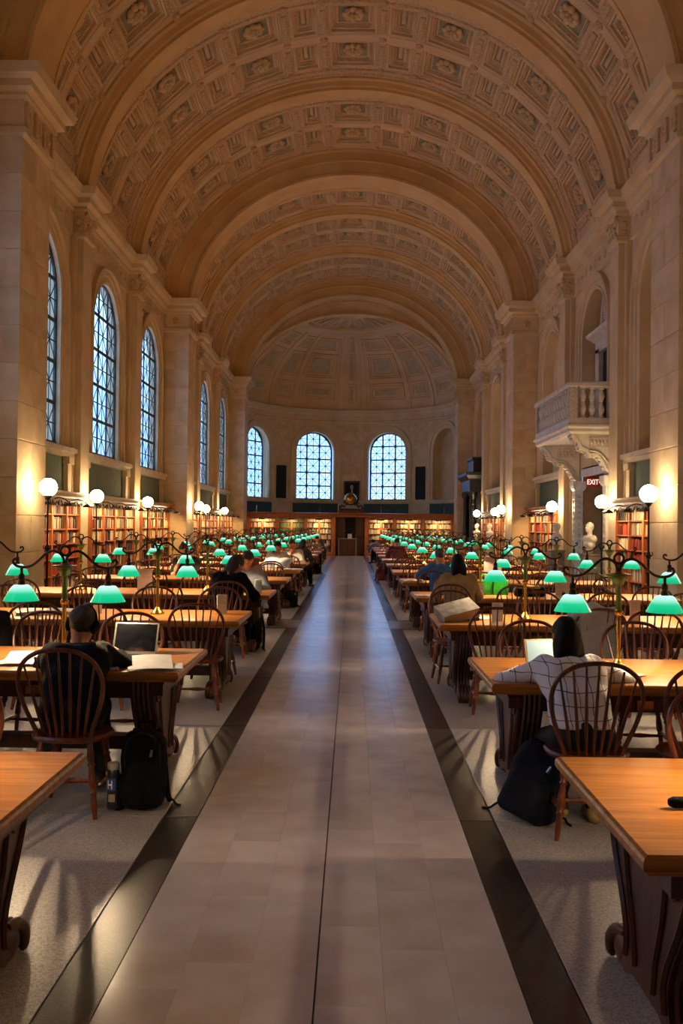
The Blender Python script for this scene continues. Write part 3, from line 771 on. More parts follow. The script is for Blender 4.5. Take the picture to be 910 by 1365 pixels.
# ---------------- windsor chair (sitter looks to +y)
def hoop_pts():
    half = [(.150, .45), (.185, .54), (.222, .64), (.244, .73), (.247, .79), (.230, .86), (.190, .915), (.125, .955), (.06, .97), (0, .973)]
    full = [(-a, z) for a, z in half[:-1]] + [(a, z) for a, z in reversed(half)]
    return catmull([(a, -0.15-(z-.45)*0.24, z) for a, z in full], 3)
def chair_pieces():
    P = []
    b = MB(); rings = []
    def sup(rx, ry, z, cy=0.0):
        out = []
        for i in range(20):
            a = 2*PI*i/20; c, s_ = math.cos(a), math.sin(a)
            out.append((rx*abs(c)**0.8*(1 if c > 0 else -1)*(1+0.06*(s_ > 0)*s_), cy+ry*abs(s_)**0.8*(1 if s_ > 0 else -1), z))
        return out
    b.loft([sup(.19, .17, .418), sup(.225, .205, .428), sup(.232, .212, .445), sup(.222, .202, .458), sup(.15, .13, .450), sup(.06, .05, .446)])
    P.append(('seat', b))
    b = MB(); b.tube(hoop_pts(), 0.0135, 8); P.append(('hoop', b))
    for i in range(7):
        f = (i-3)/3.0; xb = 0.115*f; xt = 0.205*f
        zt = 0.968 if abs(f) < 0.1 else (0.957 if abs(f) < 0.4 else (0.93 if abs(f) < 0.7 else 0.882))
        b = MB(); y0 = -0.165+0.02*abs(f)
        pts = [(xb+(xt-xb)*q, y0+(-0.15-(zt-.45)*0.24-y0)*q, .45+(zt-.45)*q) for q in (0, 0.35, 0.7, 1)]
        b.tube(pts, [0.0075, 0.0105, 0.008, 0.006], 6); P.append(('spindle', b))
    def turned(p0, p1, prof, n=8):
        p0, p1 = Vector(p0), Vector(p1); b = MB(); b.tube([p0+(p1-p0)*q for q, r in prof], [r for q, r in prof], n); return b
    LEG = [(0, .016), (.12, .020), (.22, .025), (.28, .017), (.31, .024), (.34, .016), (.46, .022), (.58, .0245), (.64, .017), (.67, .025), (.70, .018), (.85, .017), (1, .013)]
    legs = []
    for sx in (-1, 1):
        for sy in (-1, 1):
            a = (sx*.14, sy*.12, .43); c = (sx*.205, sy*(.19 if sy > 0 else .20), 0.0); legs.append((Vector(a), Vector(c)))
            P.append(('leg', turned(a, c, LEG)))
    STR = [(0, .009), (.3, .013), (.5, .019), (.7, .013), (1, .009)]
    at = lambda l, q: l[0]+(l[1]-l[0])*q
    sl = (at(legs[0], .62), at(legs[1], .62)); sr = (at(legs[2], .62), at(legs[3], .62))
    P.append(('stretcher', turned(*sl, STR, 6))); P.append(('stretcher', turned(*sr, STR, 6)))
    P.append(('stretcher', turned((sl[0]+sl[1])/2, (sr[0]+sr[1])/2, STR, 6)))
    return P
cp = chair_pieces()
ch_near = empty('windsor_chair', cat='chair')
_cache = {}
for nm, b in cp: b.build(nm, m_chair, ch_near, smooth=True)
far = MB()
for nm, b in cp: far.add(b.v, b.f)
far_mesh = far.mesh('windsor_chair', m_chair, smooth=True)
NEAR_X = {  # seats read off the photograph: (row side, table, 'near'/'far'): hall x of each chair, turn in degrees
    (1, 0, 'far'): [(1.84, 4), (2.7, -5), (3.5, 3)], (1, 1, 'near'): [(1.45, 0), (2.09, -4), (2.9, 6), (3.8, -3)], (1, 1, 'far'): [(1.52, 5), (2.27, -6), (3.05, 3), (3.9, 0)],
    (1, 2, 'near'): [(1.44, -3), (2.33, 6), (2.84, -5), (3.7, 2)], (1, 2, 'far'): [(1.25, 5), (2.2, -6), (3.0, 4), (3.9, 3)],
    (-1, 0, 'far'): [(1.72, 4), (2.7, 5), (3.5, 3)], (-1, 1, 'near'): [(1.53, -3), (2.45, 4), (3.2, 0), (4.0, 2)], (-1, 1, 'far'): [(1.63, 3), (2.36, -4), (2.86, 5), (3.7, 2)],
    (-1, 2, 'near'): [(1.30, 4), (2.14, -3), (2.75, 6), (3.8, 1)], (-1, 2, 'far'): [(1.40, -5), (2.1, 4), (2.9, 3), (3.8, 0)]}
NTH = ['nearest the aisle', 'second from the aisle', 'third from the aisle', 'fourth from the aisle']
CHAIRS = {}
for s in (1, -1):
    for k, y in enumerate(ROWY[s]):
        for side in ('near', 'far'):
            if k == 0 and side == 'near': continue
            sp = NEAR_X.get((s, k, side))
            if sp is None: sp = [(1.45+0.84*j+random.uniform(-.1, .1), random.uniform(-9, 9)) for j in range(4)]
            for j, (x, a) in enumerate(sp):
                off = TD/2 + (0.24 if side == 'near' else 0.22) + (random.uniform(-.05, .09) if k > 1 else 0.03)
                rz = R(a) + (PI if side == 'far' else 0)
                yy = y - off if side == 'near' else y + off
                if k < 6: c = dup(ch_near) if CHAIRS else ch_near
                else: c = inst('windsor_chair', far_mesh); c['category'] = 'chair'
                place(c, (s*x, yy, 0), rz, 'bow-back Windsor chair %s, on the %s side of the %s table in the %s row' % (NTH[j].replace('nearest the aisle', 'beside the aisle').replace(' from the aisle', ' from aisle'), side, ORD[k], SIDE[s]), 'Windsor chairs around the reading tables')
                c['label'] = 'Windsor chair %s, %s side of the %s table in the %s row' % ('beside aisle' if j == 0 else ORD[j] + ' from aisle', side, ORD[k], SIDE[s])
                CHAIRS[(s, k, side, j)] = c

# ---------------- brass reading lamp with two green shades
def lamp_parts(root):
    b = MB(); b.lathe([(.075, 0), (.075, .012), (.06, .02), (.055, .035), (.035, .045), (.03, .06), (.018, .075)], 16); b.build('base', m_brass, root, smooth=True)
    b = MB(); b.lathe([(.015, .07), (.015, .36), (.028, .37), (.03, .385), (.022, .395), (.022, .405)], 12); b.build('column', m_brass, root, smooth=True)
    b = MB(); b.lathe([(.018, .40), (.020, .42), (.0175, .55), (.02, .56)], 12); b.build('upper_column', m_grnbrass, root, smooth=True)
    b = MB(); b.lathe([(.02, .555), (.034, .565), (.036, .58), (.05, .60), (.05, .615), (.085, .622), (.085, .632), (.03, .64), (.012, .65)], 16); b.build('capital', m_grnbrass, root, smooth=True)
    b = MB()
    b.tube([(0.032*math.cos(a), 0, .735+.032*math.sin(a)) for a in np.linspace(0, 2*PI, 17)[:-1]], .0085, 8, close=True); b.build('ring', m_bronze, root, smooth=True)
    for e in (-1, 1):
        arm = catmull([(e*.006, 0, .635), (e*.012, 0, .68), (e*.035, 0, .715), (e*.085, 0, .733), (e*.135, 0, .712), (e*.185, 0, .665), (e*.235, 0, .628), (e*.285, 0, .617), (e*.335, 0, .626), (e*.362, 0, .65), (e*.355, 0, .672), (e*.335, 0, .67), (e*.336, 0, .655)], 4)
        b = MB(); b.tube(arm, .0095, 8); b.build('arm', m_bronze, root, smooth=True)
        b = MB(); b.lathe([(.010, .615), (.010, .575), (.02, .565), (.022, .54), (.017, .53), (.023, .52), (.026, .495), (.03, .488)], 12, (e*.302, 0, 0)); b.build('socket', m_bronze, root, smooth=True)
        out = [(.03, .496), (.052, .494), (.064, .484), (.076, .465), (.094, .436), (.110, .405), (.121, .385)]
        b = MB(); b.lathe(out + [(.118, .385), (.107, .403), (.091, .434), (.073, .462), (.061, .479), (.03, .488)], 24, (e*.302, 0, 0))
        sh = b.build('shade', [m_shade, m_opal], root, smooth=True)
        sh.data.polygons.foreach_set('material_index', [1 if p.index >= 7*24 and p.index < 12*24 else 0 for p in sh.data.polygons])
        b = MB(); b.ball((e*.302, 0, .466), (.018, .018, .022), 10, 6); b.build('bulb', m_bulb, sh)
lproto = None
k_l = 0
for s in (1, -1):
    for k, y in enumerate(ROWY[s]):
        for j, x in enumerate((1.875, 3.63)):
            lab = 'brass lamp with two green shades, %s end of the %s table, %s row' % ('aisle' if j == 0 else 'wall', ORD[k], SIDE[s])
            if lproto is None:
                l = empty('reading_lamp', (0, 0, 0), 0, lab, 'lamp', 'green-shaded lamps on the reading tables'); lamp_parts(l); lproto = l
            else: l = dup(lproto)
            place(l, (s*x, y+(0.02 if s > 0 else 0.06), TZ), R(random.uniform(-3, 3)) if k > 2 else 0, lab)
            for e in (-1, 1):
                if k < 9 or True:
                    point_light('bulb_light', (s*x+e*.302, y+(0.02 if s > 0 else 0.06), TZ+.428), BULB_W, (1.0, 0.71, 0.41), 0.012)

# ---------------- globe lamp standards along both walls
def standard_parts(root):
    b = MB(); b.lathe([(.14, 0), (.14, .03), (.09, .06), (.05, .10), (.035, .2), (.03, .3)], 12)
    for k in range(4):
        a = k*PI/2+PI/4; c, s_ = math.cos(a), math.sin(a)
        b.tube(catmull([(.03*c, .03*s_, .46), (.10*c, .10*s_, .50), (.145*c, .145*s_, .45), (.11*c, .11*s_, .40), (.07*c, .07*s_, .34), (.12*c, .12*s_, .22), (.20*c, .20*s_, .10), (.22*c, .22*s_, .02)], 3), .013, 6)
    b.build('scrolled_base', m_iron, root, smooth=True)
    b = MB(); b.lathe([(.024, .28), (.022, .6), (.020, 1.18)], 10); b.lathe([(.018, 1.28), (.017, 2.09)], 10); b.build('pole', m_iron, root, smooth=True)
    b = MB(); b.lathe([(.02, 1.16), (.045, 1.18), (.03, 1.2), (.05, 1.23), (.03, 1.26), (.02, 1.30)], 12)
    for k in range(4):
        a = k*PI/2; b.tube([(.02*math.cos(a), .02*math.sin(a), 1.2), (.075*math.cos(a), .075*math.sin(a), 1.24), (.06*math.cos(a), .06*math.sin(a), 1.29)], .009, 5)
    b.build('knop', m_iron, root, smooth=True)
    b = MB(); b.lathe([(.018, 2.08), (.035, 2.10), (.05, 2.125), (.075, 2.145), (.07, 2.17)], 14); b.build('globe_holder', m_iron, root, smooth=True)
    b = MB(); b.ball((0, 0, 2.31), .158, 24, 16); b.build('globe', m_globe, root, smooth=True)
sproto = None
WHERE = {0: ('pier', 16.5, 5.26), 1: ('pilaster', 22.0, 5.90), 2: ('pilaster', 27.5, 5.90), 3: ('pier', 33.0, 5.28), 4: ('pilaster', 38.5, 5.90), 5: ('pilaster', 44.1, 5.90)}
for s in (-1, 1):
    for k, (wh, y, x) in WHERE.items():
        lab = 'black floor standard with lit white globe by the %s wall, %s from the front' % (SIDE[s], ORD[k])
        if sproto is None:
            g = empty('globe_lamp', (0, 0, 0), 0, lab, 'lamp', 'globe lamps along the walls'); standard_parts(g); sproto = g
        else: g = dup(sproto)
        place(g, (s*x+(.05 if s > 0 else 0), y, 0), R(20*k), lab)
    for y, x in ((5.75, 5.9), (10.8, 5.9)):    # unseen repeats of the row, added to light the foreground
        g = dup(sproto); place(g, (s*x, y, 0), 0, 'unseen globe lamp standard further forward by the %s wall, beside the %s' % (SIDE[s], 'first pilaster' if y < 6 else 'second pilaster'))

# ---------------- bookcases under the windows
def books_row(x0, x1, z, h, yb, rng, dens=1.0):
    """list of (x, w, h, d) for books standing from x0 to x1"""
    out = []; x = x0+0.01
    while x < x1-0.03:
        w = rng.uniform(.024, .055)
        if rng.random() < dens: out.append((x, min(w, x1-x-0.005), h*rng.uniform(.68, .93), rng.uniform(.17, .21)))
        x += w+0.0015
    return out
BKUNIT = {}
def book_mesh(pal):
    if pal not in BKUNIT:
        b = MB(); b.loft([[(-.5+i, -1+j, z), (.5-i, -1+j, z), (.5-i, 0, z), (-.5+i, 0, z)] for i, j, z in ((0.03, 0.02, 0), (0, 0.0, 0.02), (0, 0.0, .98), (0.03, 0.02, 1))])
        BKUNIT[pal] = b.mesh('book', m_bk1[pal])
    return BKUNIT[pal]
PALW = {'mix': 'mixed', 'pale': 'pale', 'grn': 'green', 'red': 'red', 'drk': 'dark'}
n_books = [0]
def bookcase(loc, rz, W, H, D, cols, shelves, name_lab, books, cat='bookcase', cornice=True, lights=2, seed=1, singles=False, top_color=None, place_txt=''):
    """local frame: x along the case, front at y = -D, back at y = 0"""
    rng = random.Random(seed)
    root = empty('bookcase', loc, rz, name_lab, cat, 'bookcases along the walls')
    b = MB(); b.box(-W/2, W/2, -0.02, 0, 0, H); b.build('back_panel', m_shelfd, root)
    b = MB(); b.rect(-W/2, W/2, -D-0.03, 0, [(0, 0), (0, .14), (.02, .17)]); b.build('plinth', m_shelf, root)
    cw = W/cols
    for i in range(cols+1):
        x = -W/2+i*cw; b = MB(); hw = 0.045
        b.box(max(-W/2, x-hw), min(W/2, x+hw), -D, -0.02, .17, H-.05); b.build('upright', m_shelf, root)
    smesh = MB(); smesh.box(-cw/2+.045, cw/2-.045, -D+.01, -0.02, -.014, .014); smesh = smesh.mesh('shelf', m_shelf)
    zs = list(shelves)
    for i in range(cols):
        for z in zs: inst('shelf', smesh, root, Matrix.Translation((-W/2+(i+.5)*cw, 0, z)))
    if cornice:
        b = MB(); b.rect(-W/2, W/2, -D, 0, [(0, H-.1), (-.02, H-.07), (-.02, H), (-.05, H+.03), (-.05, H+.08), (-.12, H+.14), (-.14, H+.18), (.0, H+.2)]); b.build('cornice', top_color or m_shelf, root)
        b = MB()
        for i in range(7):                        # scrolled iron crest hanging under the cornice
            x = -W/2+.3+i*(W-.6)/6
            b.tube(catmull([(x-.22, -D-.06, H-.02), (x-.12, -D-.08, H-.12), (x, -D-.09, H-.05), (x+.12, -D-.08, H-.12), (x+.22, -D-.06, H-.02)], 3), .012, 5)
        b.build('iron_scrollwork', m_iron, root, smooth=True)
    else:
        b = MB(); b.box(-W/2, W/2, -D-.02, 0, H-.05, H+.02); b.build('top_rail', m_shelf, root)
    for i in range(lights):
        x = -W/2+(i+.5)*W/lights
        f = MB(); f.tube(catmull([(x, -D, H+.0), (x, -D-.15, H+.03), (x, -D-.30, H-.04), (x, -D-.36, H-.10)], 3), .011, 6)
        f.rect(x-.17, x+.17, -D-.45, -D-.29, [(0, H-.15), (.0, H-.12), (.05, H-.08)]); f.build('light_arm', m_bronze, root)
        area_light('bookcase_light', (x, -D-.37, H-.165), (R(28), 0, 0), .32, .08, SHELF_W, (1.0, .62, .27), root)
    wrl = Matrix.Translation(loc) @ Matrix.Rotation(rz, 4, 'Z')
    stuff = {}
    for i in range(cols):
        for k, z in enumerate(zs):
            top = zs[k+1] if k+1 < len(zs) else H-.06
            pal, dens = books(i, k, rng)
            if pal is None: continue
            for (x, w, h, d) in books_row(-W/2+i*cw+.05, -W/2+(i+1)*cw-.05, z, top-z-.03, 0, rng, dens):
                if singles and n_books[0] < 300:
                    o = inst('book', book_mesh(pal))
                    o.matrix_world = wrl @ Matrix.Translation((x+w/2, -.05-(.2-d)*.4, z+.014)) @ Matrix.Diagonal((w, d, h, 1))
                    tag(o, '%s-toned book upright on the %s shelf of %s' % (PALW[pal], ORD[k], place_txt), 'book', 'books on the %s shelf, %s' % (ORD[k], place_txt + ' ' + PALW[pal])); n_books[0] += 1
                else:
                    b = stuff.setdefault(pal, MB()); b.box(x, x+w, -.05-d, -.05, z+.015, z+.015+h)
    for pal, b in stuff.items():
        o = b.build('book_row', m_bk[pal]); o.location = loc; o.rotation_euler = (0, 0, rz)
        tag(o, 'rows of %s book spines filling the shelves of %s' % (PALW[pal], place_txt), 'books', kind='stuff')
    return root
SH6 = (.17, .55, .90, 1.22, 1.54, 1.86)
def bk_mix(i, k, r): return (r.choice(['mix', 'pale', 'drk', 'mix', 'red']), .93)
def bk_pale(i, k, r): return (r.choice(['pale', 'pale', 'mix']) if k > 2 else r.choice(['drk', 'mix']), .95)
def bk_left1(i, k, r): return ('red' if k in (1, 2) else 'mix', .95)
BD = 0.30
for s in (1, -1):
    for k, (a, b_) in enumerate(SUBS):
        if k < 3: continue
        if s > 0 and k in (4, 8): continue
        y = (a+b_)/2; W = b_-a-.25
        place_txt = 'the %s wall bookcase %s' % (SIDE[s], ['', '', '', 'nearest the camera', 'second from the camera', 'third from the camera', 'fourth from the camera', 'fifth from the camera', 'furthest from the camera'][k])
        fn = bk_left1 if (s < 0 and k == 3) else (bk_pale if s < 0 else bk_mix)
        bookcase((s*WX-s*.03, y, 0), R(90) if s < 0 else R(-90), W, 2.18, BD, 4, SH6,
                 ('tall wooden bookcase with pale cornice, ' if k != 5 else 'tall wooden bookcase with brown cornice, ') + place_txt.replace('the %s wall bookcase ' % SIDE[s], 'against the %s wall, ' % SIDE[s]), fn, seed=k*3+s, singles=(k in (3, 4, 5)), top_color=m_cream if not (s > 0 and k == 5) and k != 5 else m_shelf, place_txt=place_txt, lights=3)

# ---------------- the end screen: six bookcase bays, doorway, crest
YS = 51.9
bays = [(-5.62, -4.10), (-4.0, -2.5), (-2.42, -1.0), (1.0, 2.42), (2.5, 4.0), (4.1, 5.62)]
BP = ['pale', 'grn', 'pale', 'pale', 'pale', 'pale']
for i, (x0, x1) in enumerate(bays):
    side = 'left' if i < 3 else 'right'; nth = ['outermost', 'middle', 'innermost', 'innermost', 'middle', 'outermost'][i]
    def fn(c, k, r, i=i):
        if i == 1: return ('grn' if (k > 2) else ('red' if k == 2 and c == 1 else 'mix'), .96)
        if i == 0: return (['mix', 'drk', 'mix', 'drk', 'mix', 'pale'][k] if c == 0 else ['drk', 'mix', 'red', 'mix', 'pale', 'pale'][k], .95)
        return (['drk', 'mix', 'pale', 'pale', 'pale', 'pale'][k], .95 if not (i == 3 and c == 1 and k in (2, 4)) else .3)
    bookcase(((x0+x1)/2, YS+.34, 0), 0, x1-x0, 2.12, .3, 2, SH6, 'lit bookcase bay in the end screen, %s of the three %s of the doorway' % (nth, side), fn, cornice=False, lights=1, seed=40+i,
             place_txt='the %s end bay %s of the doorway' % (nth, side))
b = MB()
b.rect(-5.95, 5.95, YS+.0, YS+.5, [(0, 2.13), (-.03, 2.17), (-.03, 2.24), (-.09, 2.28), (-.12, 2.36), (0, 2.38)])
scr = tag(b.build(trim(), m_shelf), kind='structure')
for x0, x1 in ((-5.95, -5.64), (-4.09, -4.01), (-2.49, -2.43), (-.99, -.80), (.80, .99), (2.43, 2.49), (4.01, 4.09), (5.64, 5.95)):
    p = MB(); p.rect(x0, x1, YS-.02, YS+.4, [(0, 0), (0, .2), (.01, .22), (.01, 2.13)]); p.build('screen_post', m_shelf, scr)
for x in (-5.2, -3.3, -1.7, 1.7, 3.3, 5.2):
    p = MB(); p.tube([(x, YS+.1, 2.37), (x, YS+.1, 2.75)], .012, 5); p.build('picture_rod', m_metal, scr)
door = empty('door_1', (0, YS, 0), kind='structure')
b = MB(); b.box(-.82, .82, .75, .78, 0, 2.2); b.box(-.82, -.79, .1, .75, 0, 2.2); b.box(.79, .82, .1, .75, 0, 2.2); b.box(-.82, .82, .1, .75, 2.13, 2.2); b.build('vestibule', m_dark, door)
for e, x0, x1 in ((-1, -.79, -.28), (1, .30, .79)):
    b = MB(); b.box(x0, x1, .30, .35, .0, 2.12); l = b.build('door_leaf', m_walnut, door)
    for z0, z1 in ((.15, .95), (1.1, 1.98)):
        q = MB(); q.rect(x0+.08, x1-.08, .28, .30, [(0, z0), (0, z1)]); q.build('door_panel', m_shelfd, l)
    q = MB(); xx = x1-.05 if e < 0 else x0+.05; q.tube([(xx, .22, .9), (xx, .22, 1.25)], .018, 6); q.build('pull_handle', m_brass, l)
b = MB(); b.box(-.28, .30, .5, .53, 0, 2.1); b.build('glass_door', m_screen, door)
gate = empty('low_gate', (0, YS-.25, 0), 0, 'low dark gate with pale posts standing across the end doorway', 'gate')
for x in (-.62, .34):
    b = MB(); b.box(x-.03, x+.03, -.03, .03, 0, 1.0); b.build('post', m_metal, gate)
b = MB(); b.box(-.60, .32, -.012, .012, .94, .985); b.build('top_bar', m_metal, gate)
b = MB(); b.box(-.59, .31, -.01, .01, .05, .93); b.build('gate_panel', m_shelfd, gate)
b = MB(); b.box(-.13, .10, -.045, -.035, .96, 1.22); tag(b.build('paper_sign', m_paper), 'white paper sign on the gate at the end doorway', 'sign').location = (0, YS-.25, 0)
# crest over the doorway with a brass globe; portrait behind
crest = empty('carved_crest', (0.06, YS+.2, 2.38), 0, 'carved wooden crest with scrolls above the end doorway', 'ornament')
b = MB(); b.rect(-.72, .72, -.18, .18, [(0, 0), (0, .16), (.06, .22), (.1, .24)]); b.build('crest_base', m_walnut, crest)
for e in (-1, 1):
    b = MB(); b.tube(catmull([(e*.68, 0, .24), (e*.55, 0, .42), (e*.38, 0, .34), (e*.3, 0, .5), (e*.18, 0, .42)], 5), .05, 7); b.ball((e*.62, 0, .34), .09, 8, 6); b.build('scroll', m_walnut, crest, smooth=True)
b = MB(); b.ball((0, 0, .36), .36, 24, 16); g = b.build('brass_globe', m_brass, smooth=True); g.location = (.0, YS+.16, 2.38+.38)
tag(g, 'polished brass globe on the carved crest over the end doorway', 'globe')
pic = empty('framed_portrait', (.06, APY+APR-.06, 3.0), 0, 'framed dark portrait on the end wall between the two windows', 'painting')
b = MB(); b.box(-.4, .4, -.05, -.02, .1, 1.28); b.build('canvas', m_dark, pic)
b = MB()
for a in ((-.48, .48, 0, .1), (-.48, .48, 1.28, 1.38)): b.box(a[0], a[1], -.09, 0, a[2], a[3])
for a in ((-.48, -.4), (.4, .48)): b.box(a[0], a[1], -.09, 0, .1, 1.28)
b.build('frame', m_walnut, pic)
b = MB(); b.ball((0, -.055, 1.0), (.10, .01, .14), 10, 8); b.ball((.02, -.055, .72), (.06, .008, .2), 8, 6); b.build('painted_figure', mat('pale_paint', '#b5a58c', .7, col2='#7d6f5a', scale=9), pic, smooth=True)

# ---------------- right wall: balcony, door case, exit sign, portal
BY = 24.75
bal = empty('balcony', (WX-.02, BY, 0), 0, 'carved marble balcony on the right wall over the exit door', 'balcony')
X0 = -1.14                                       # front face, local x (towards the hall is negative)
b = MB(); b.box(X0+.02, .1, -2.05, 2.05, 4.06, 4.16)
b.rect(X0, .1, -2.1, 2.1, [(.06, 3.98), (0, 4.03), (0, 4.10), (-.05, 4.14), (-.05, 4.19), (0.0, 4.22)]); b.build('floor_slab', m_marble, bal)
b = MB()
for i, (x0, x1, y0, y1) in enumerate(((X0, X0+.2, -2.1, 2.1), (X0+.2, 0, -2.1, -1.92), (X0+.2, 0, 1.92, 2.1))): b.rect(x0, x1, y0, y1, [(0, 4.2), (0, 4.34), (.02, 4.36)])
b.build('base_rail', m_marble, bal)
b = MB()
for i, (x0, x1, y0, y1) in enumerate(((X0-.03, X0+.22, -2.13, 2.13), (X0+.22, 0, -2.13, -1.90), (X0+.22, 0, 1.90, 2.13))): b.rect(x0, x1, y0, y1, [(.02, 5.10), (0, 5.13), (0, 5.2), (.03, 5.24)])
b.build('hand_rail', m_marble, bal)
for sy in (-1, 1):
    b = MB(); b.rect(X0+.01, X0+.20, sy*2.0-.10 , sy*2.0+.10, [(0, 4.34), (0, 5.12)]); b.rect(X0-.005, X0+.17, sy*2.0-.06, sy*2.0+.06, [(0, 4.42), (0, 5.02)]); b.build('corner_post', m_carved, bal)
    b = MB(); b.rect(-.16, .02, sy*2.0-.1, sy*2.0+.1, [(0, 4.34), (0, 5.12)]); b.build('wall_post', m_marble, bal)
bl = MB(); bl.lathe([(.075, 0), (.075, .06), (.04, .08), (.055, .12), (.085, .22), (.06, .32), (.04, .36), (.055, .38), (.04, .40), (.06, .46), (.085, .55), (.055, .66), (.04, .70), (.075, .72), (.075, .77)], 10)
blm = bl.mesh('baluster', m_marble, smooth=True)
for k in range(12): inst('baluster', blm, bal, Matrix.Translation((X0+.1, -1.72+k*3.44/11, 4.345)))
for sy in (-1, 1):
    for k in range(3): inst('baluster', blm, bal, Matrix.Translation((X0+.35+k*.22, sy*2.0, 4.345)))
prof = catmull([(0, 3.98, 0), (-.98, 3.98, 0), (-1.0, 3.86, 0), (-.90, 3.76, 0), (-.84, 3.62, 0), (-.70, 3.56, 0), (-.62, 3.46, 0), (-.46, 3.46, 0), (-.30, 3.30, 0), (-.16, 3.06, 0), (0, 3.0, 0)], 4)
for sy in (-1, 1):
    b = MB(); b.prism([(v.x, v.y) for v in prof], lambda a, z, d: (a, d, z), sy*1.75-.2, sy*1.75+.2)
    c = b.build('console', m_marble, bal)
    d = MB()
    for f in (-.215, .215):
        d.rect(-.62, -.08, sy*1.75+f-.01, sy*1.75+f+.01, [(0, 3.66), (0, 3.9)])
        for q in range(6): d.ball((-.55+.085*q, sy*1.75+f, 3.78), (.045, .03, .07), 7, 5)
        d.tube([(v.x*.93-.01, sy*1.75+f, v.y+.05) for v in prof[4:-4]], .022, 5)
        d.tube(catmull([(-.62, sy*1.75+f, 3.58), (-.42, sy*1.75+f, 3.55), (-.28, sy*1.75+f, 3.44), (-.1, sy*1.75+f, 3.2)], 4), .03, 5)
    for v in prof[8:-2:2]: d.ball((v.x, sy*1.75, v.y), (.05, .14, .05), 7, 5)
    d.build('carving', m_carved, c, smooth=True)
# upper door behind the balcony, in the arched recess
up = empty('door_2', (WX+.42, BY-.02, 4.25), kind='structure')
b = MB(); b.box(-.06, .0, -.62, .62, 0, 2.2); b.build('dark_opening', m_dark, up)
b = MB()
for sy in (-1, 1): b.rect(-.18, .0, *sorted((sy*.62, sy*.98)), [(0, 0), (0, 2.3)])
b.box(-.18, 0, -.98, .98, 2.2, 2.5); b.rect(-.25, 0, -1.08, 1.08, [(.05, 2.5), (0, 2.56), (-.12, 2.66), (-.14, 2.74), (0, 2.78)]); b.build('marble_surround', m_marble, up)
b = MB(); b.ball((-.08, 0, 3.25), (.12, .36, .42), 12, 8); b.tube(catmull([(-.1, -.55, 2.85), (-.12, -.42, 3.15), (-.1, -.38, 3.5), (-.12, 0, 3.74), (-.1, .38, 3.5), (-.12, .42, 3.15), (-.1, .55, 2.85)], 4), .07, 6); b.build('cartouche', m_carved, up, smooth=True)
# lower door: recess, marble case, exit sign
dr = empty('door_3', (WX, BY-.05, 0), kind='structure')
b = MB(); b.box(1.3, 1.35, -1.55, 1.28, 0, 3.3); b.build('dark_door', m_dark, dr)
b = MB()
b.box(0, 1.3, -1.60, -1.55, 0, 3.3); b.box(0, 1.3, 1.28, 1.33, 0, 3.3); b.box(0, 1.3, -1.60, 1.33, 3.3, 3.35); b.build('recess_lining', m_tan, dr)
for sy in (-1, 1):
    b = MB(); y0, y1 = (1.28, 1.60) if sy > 0 else (-1.87, -1.55)
    b.rect(-.22, .02, y0, y1, [(-.03, 0), (-.03, .35), (.0, .38), (0, 2.72), (-.04, 2.78), (-.06, 2.86), (-.06, 2.98)])
    p = b.build('door_case_pilaster', m_marble, dr)
    d = MB()
    for f in (-1, 1):
        ye = (y0+y1)/2+f*.162
        for q in range(14): d.ball((-.10, ye, .55+q*.155), (.06, .02, .06), 6, 4)
    for q in range(14): d.ball((-.225, (y0+y1)/2, .55+q*.155), (.02, .09, .06), 6, 4)
    d.build('carved_strip', m_carved, p, smooth=True)
b = MB(); b.box(-.06, .05, -1.55, 1.28, 3.1, 3.3); b.build('door_lintel', m_marble, dr)
def text_mesh(name, body, size, m, depth=0.004):
    cu = bpy.data.curves.new(name, 'FONT'); cu.body = body; cu.size = size; cu.extrude = depth; cu.align_x = 'CENTER'; cu.align_y = 'CENTER'
    o = bpy.data.objects.new(name, cu); COL.objects.link(o); bpy.context.view_layer.update()
    me = bpy.data.meshes.new_from_object(o.evaluated_get(bpy.context.evaluated_depsgraph_get())); me.name = name
    bpy.data.objects.remove(o); me.materials.clear(); me.materials.append(m); return me
ex = empty('exit_sign', (6.74, 25.86, 2.96), 0, 'red lit EXIT sign with white letters under the balcony', 'sign')
b = MB(); b.rect(-.19, .19, -.03, .03, [(0, -.125), (0, .125)]); b.build('sign_box', mat('exit_red', '#8f1f18', .4, emit='#7a140e', estr=.35), ex)
m_let = mat('exit_letter', '#fff2e0', .5, emit=(1, .85, .7), estr=1.1)
inst('lettering', text_mesh('lettering', 'EXIT', .19, m_let), ex, Matrix.Translation((-.03, -.036, -.005)) @ Matrix.Rotation(R(90), 4, 'X') @ Matrix.Diagonal((.82, 1.05, 1, 1)))
b = MB(); b.prism([(.145, .025), (.172, 0), (.145, -.025)], lambda a, z, d: (a, d, z), -.04, -.03); b.build('arrow', m_let, ex)
b = MB(); b.tube([(0, .03, 0), (0, .07, .0)], .02, 6); b.build('bracket', m_iron, ex)
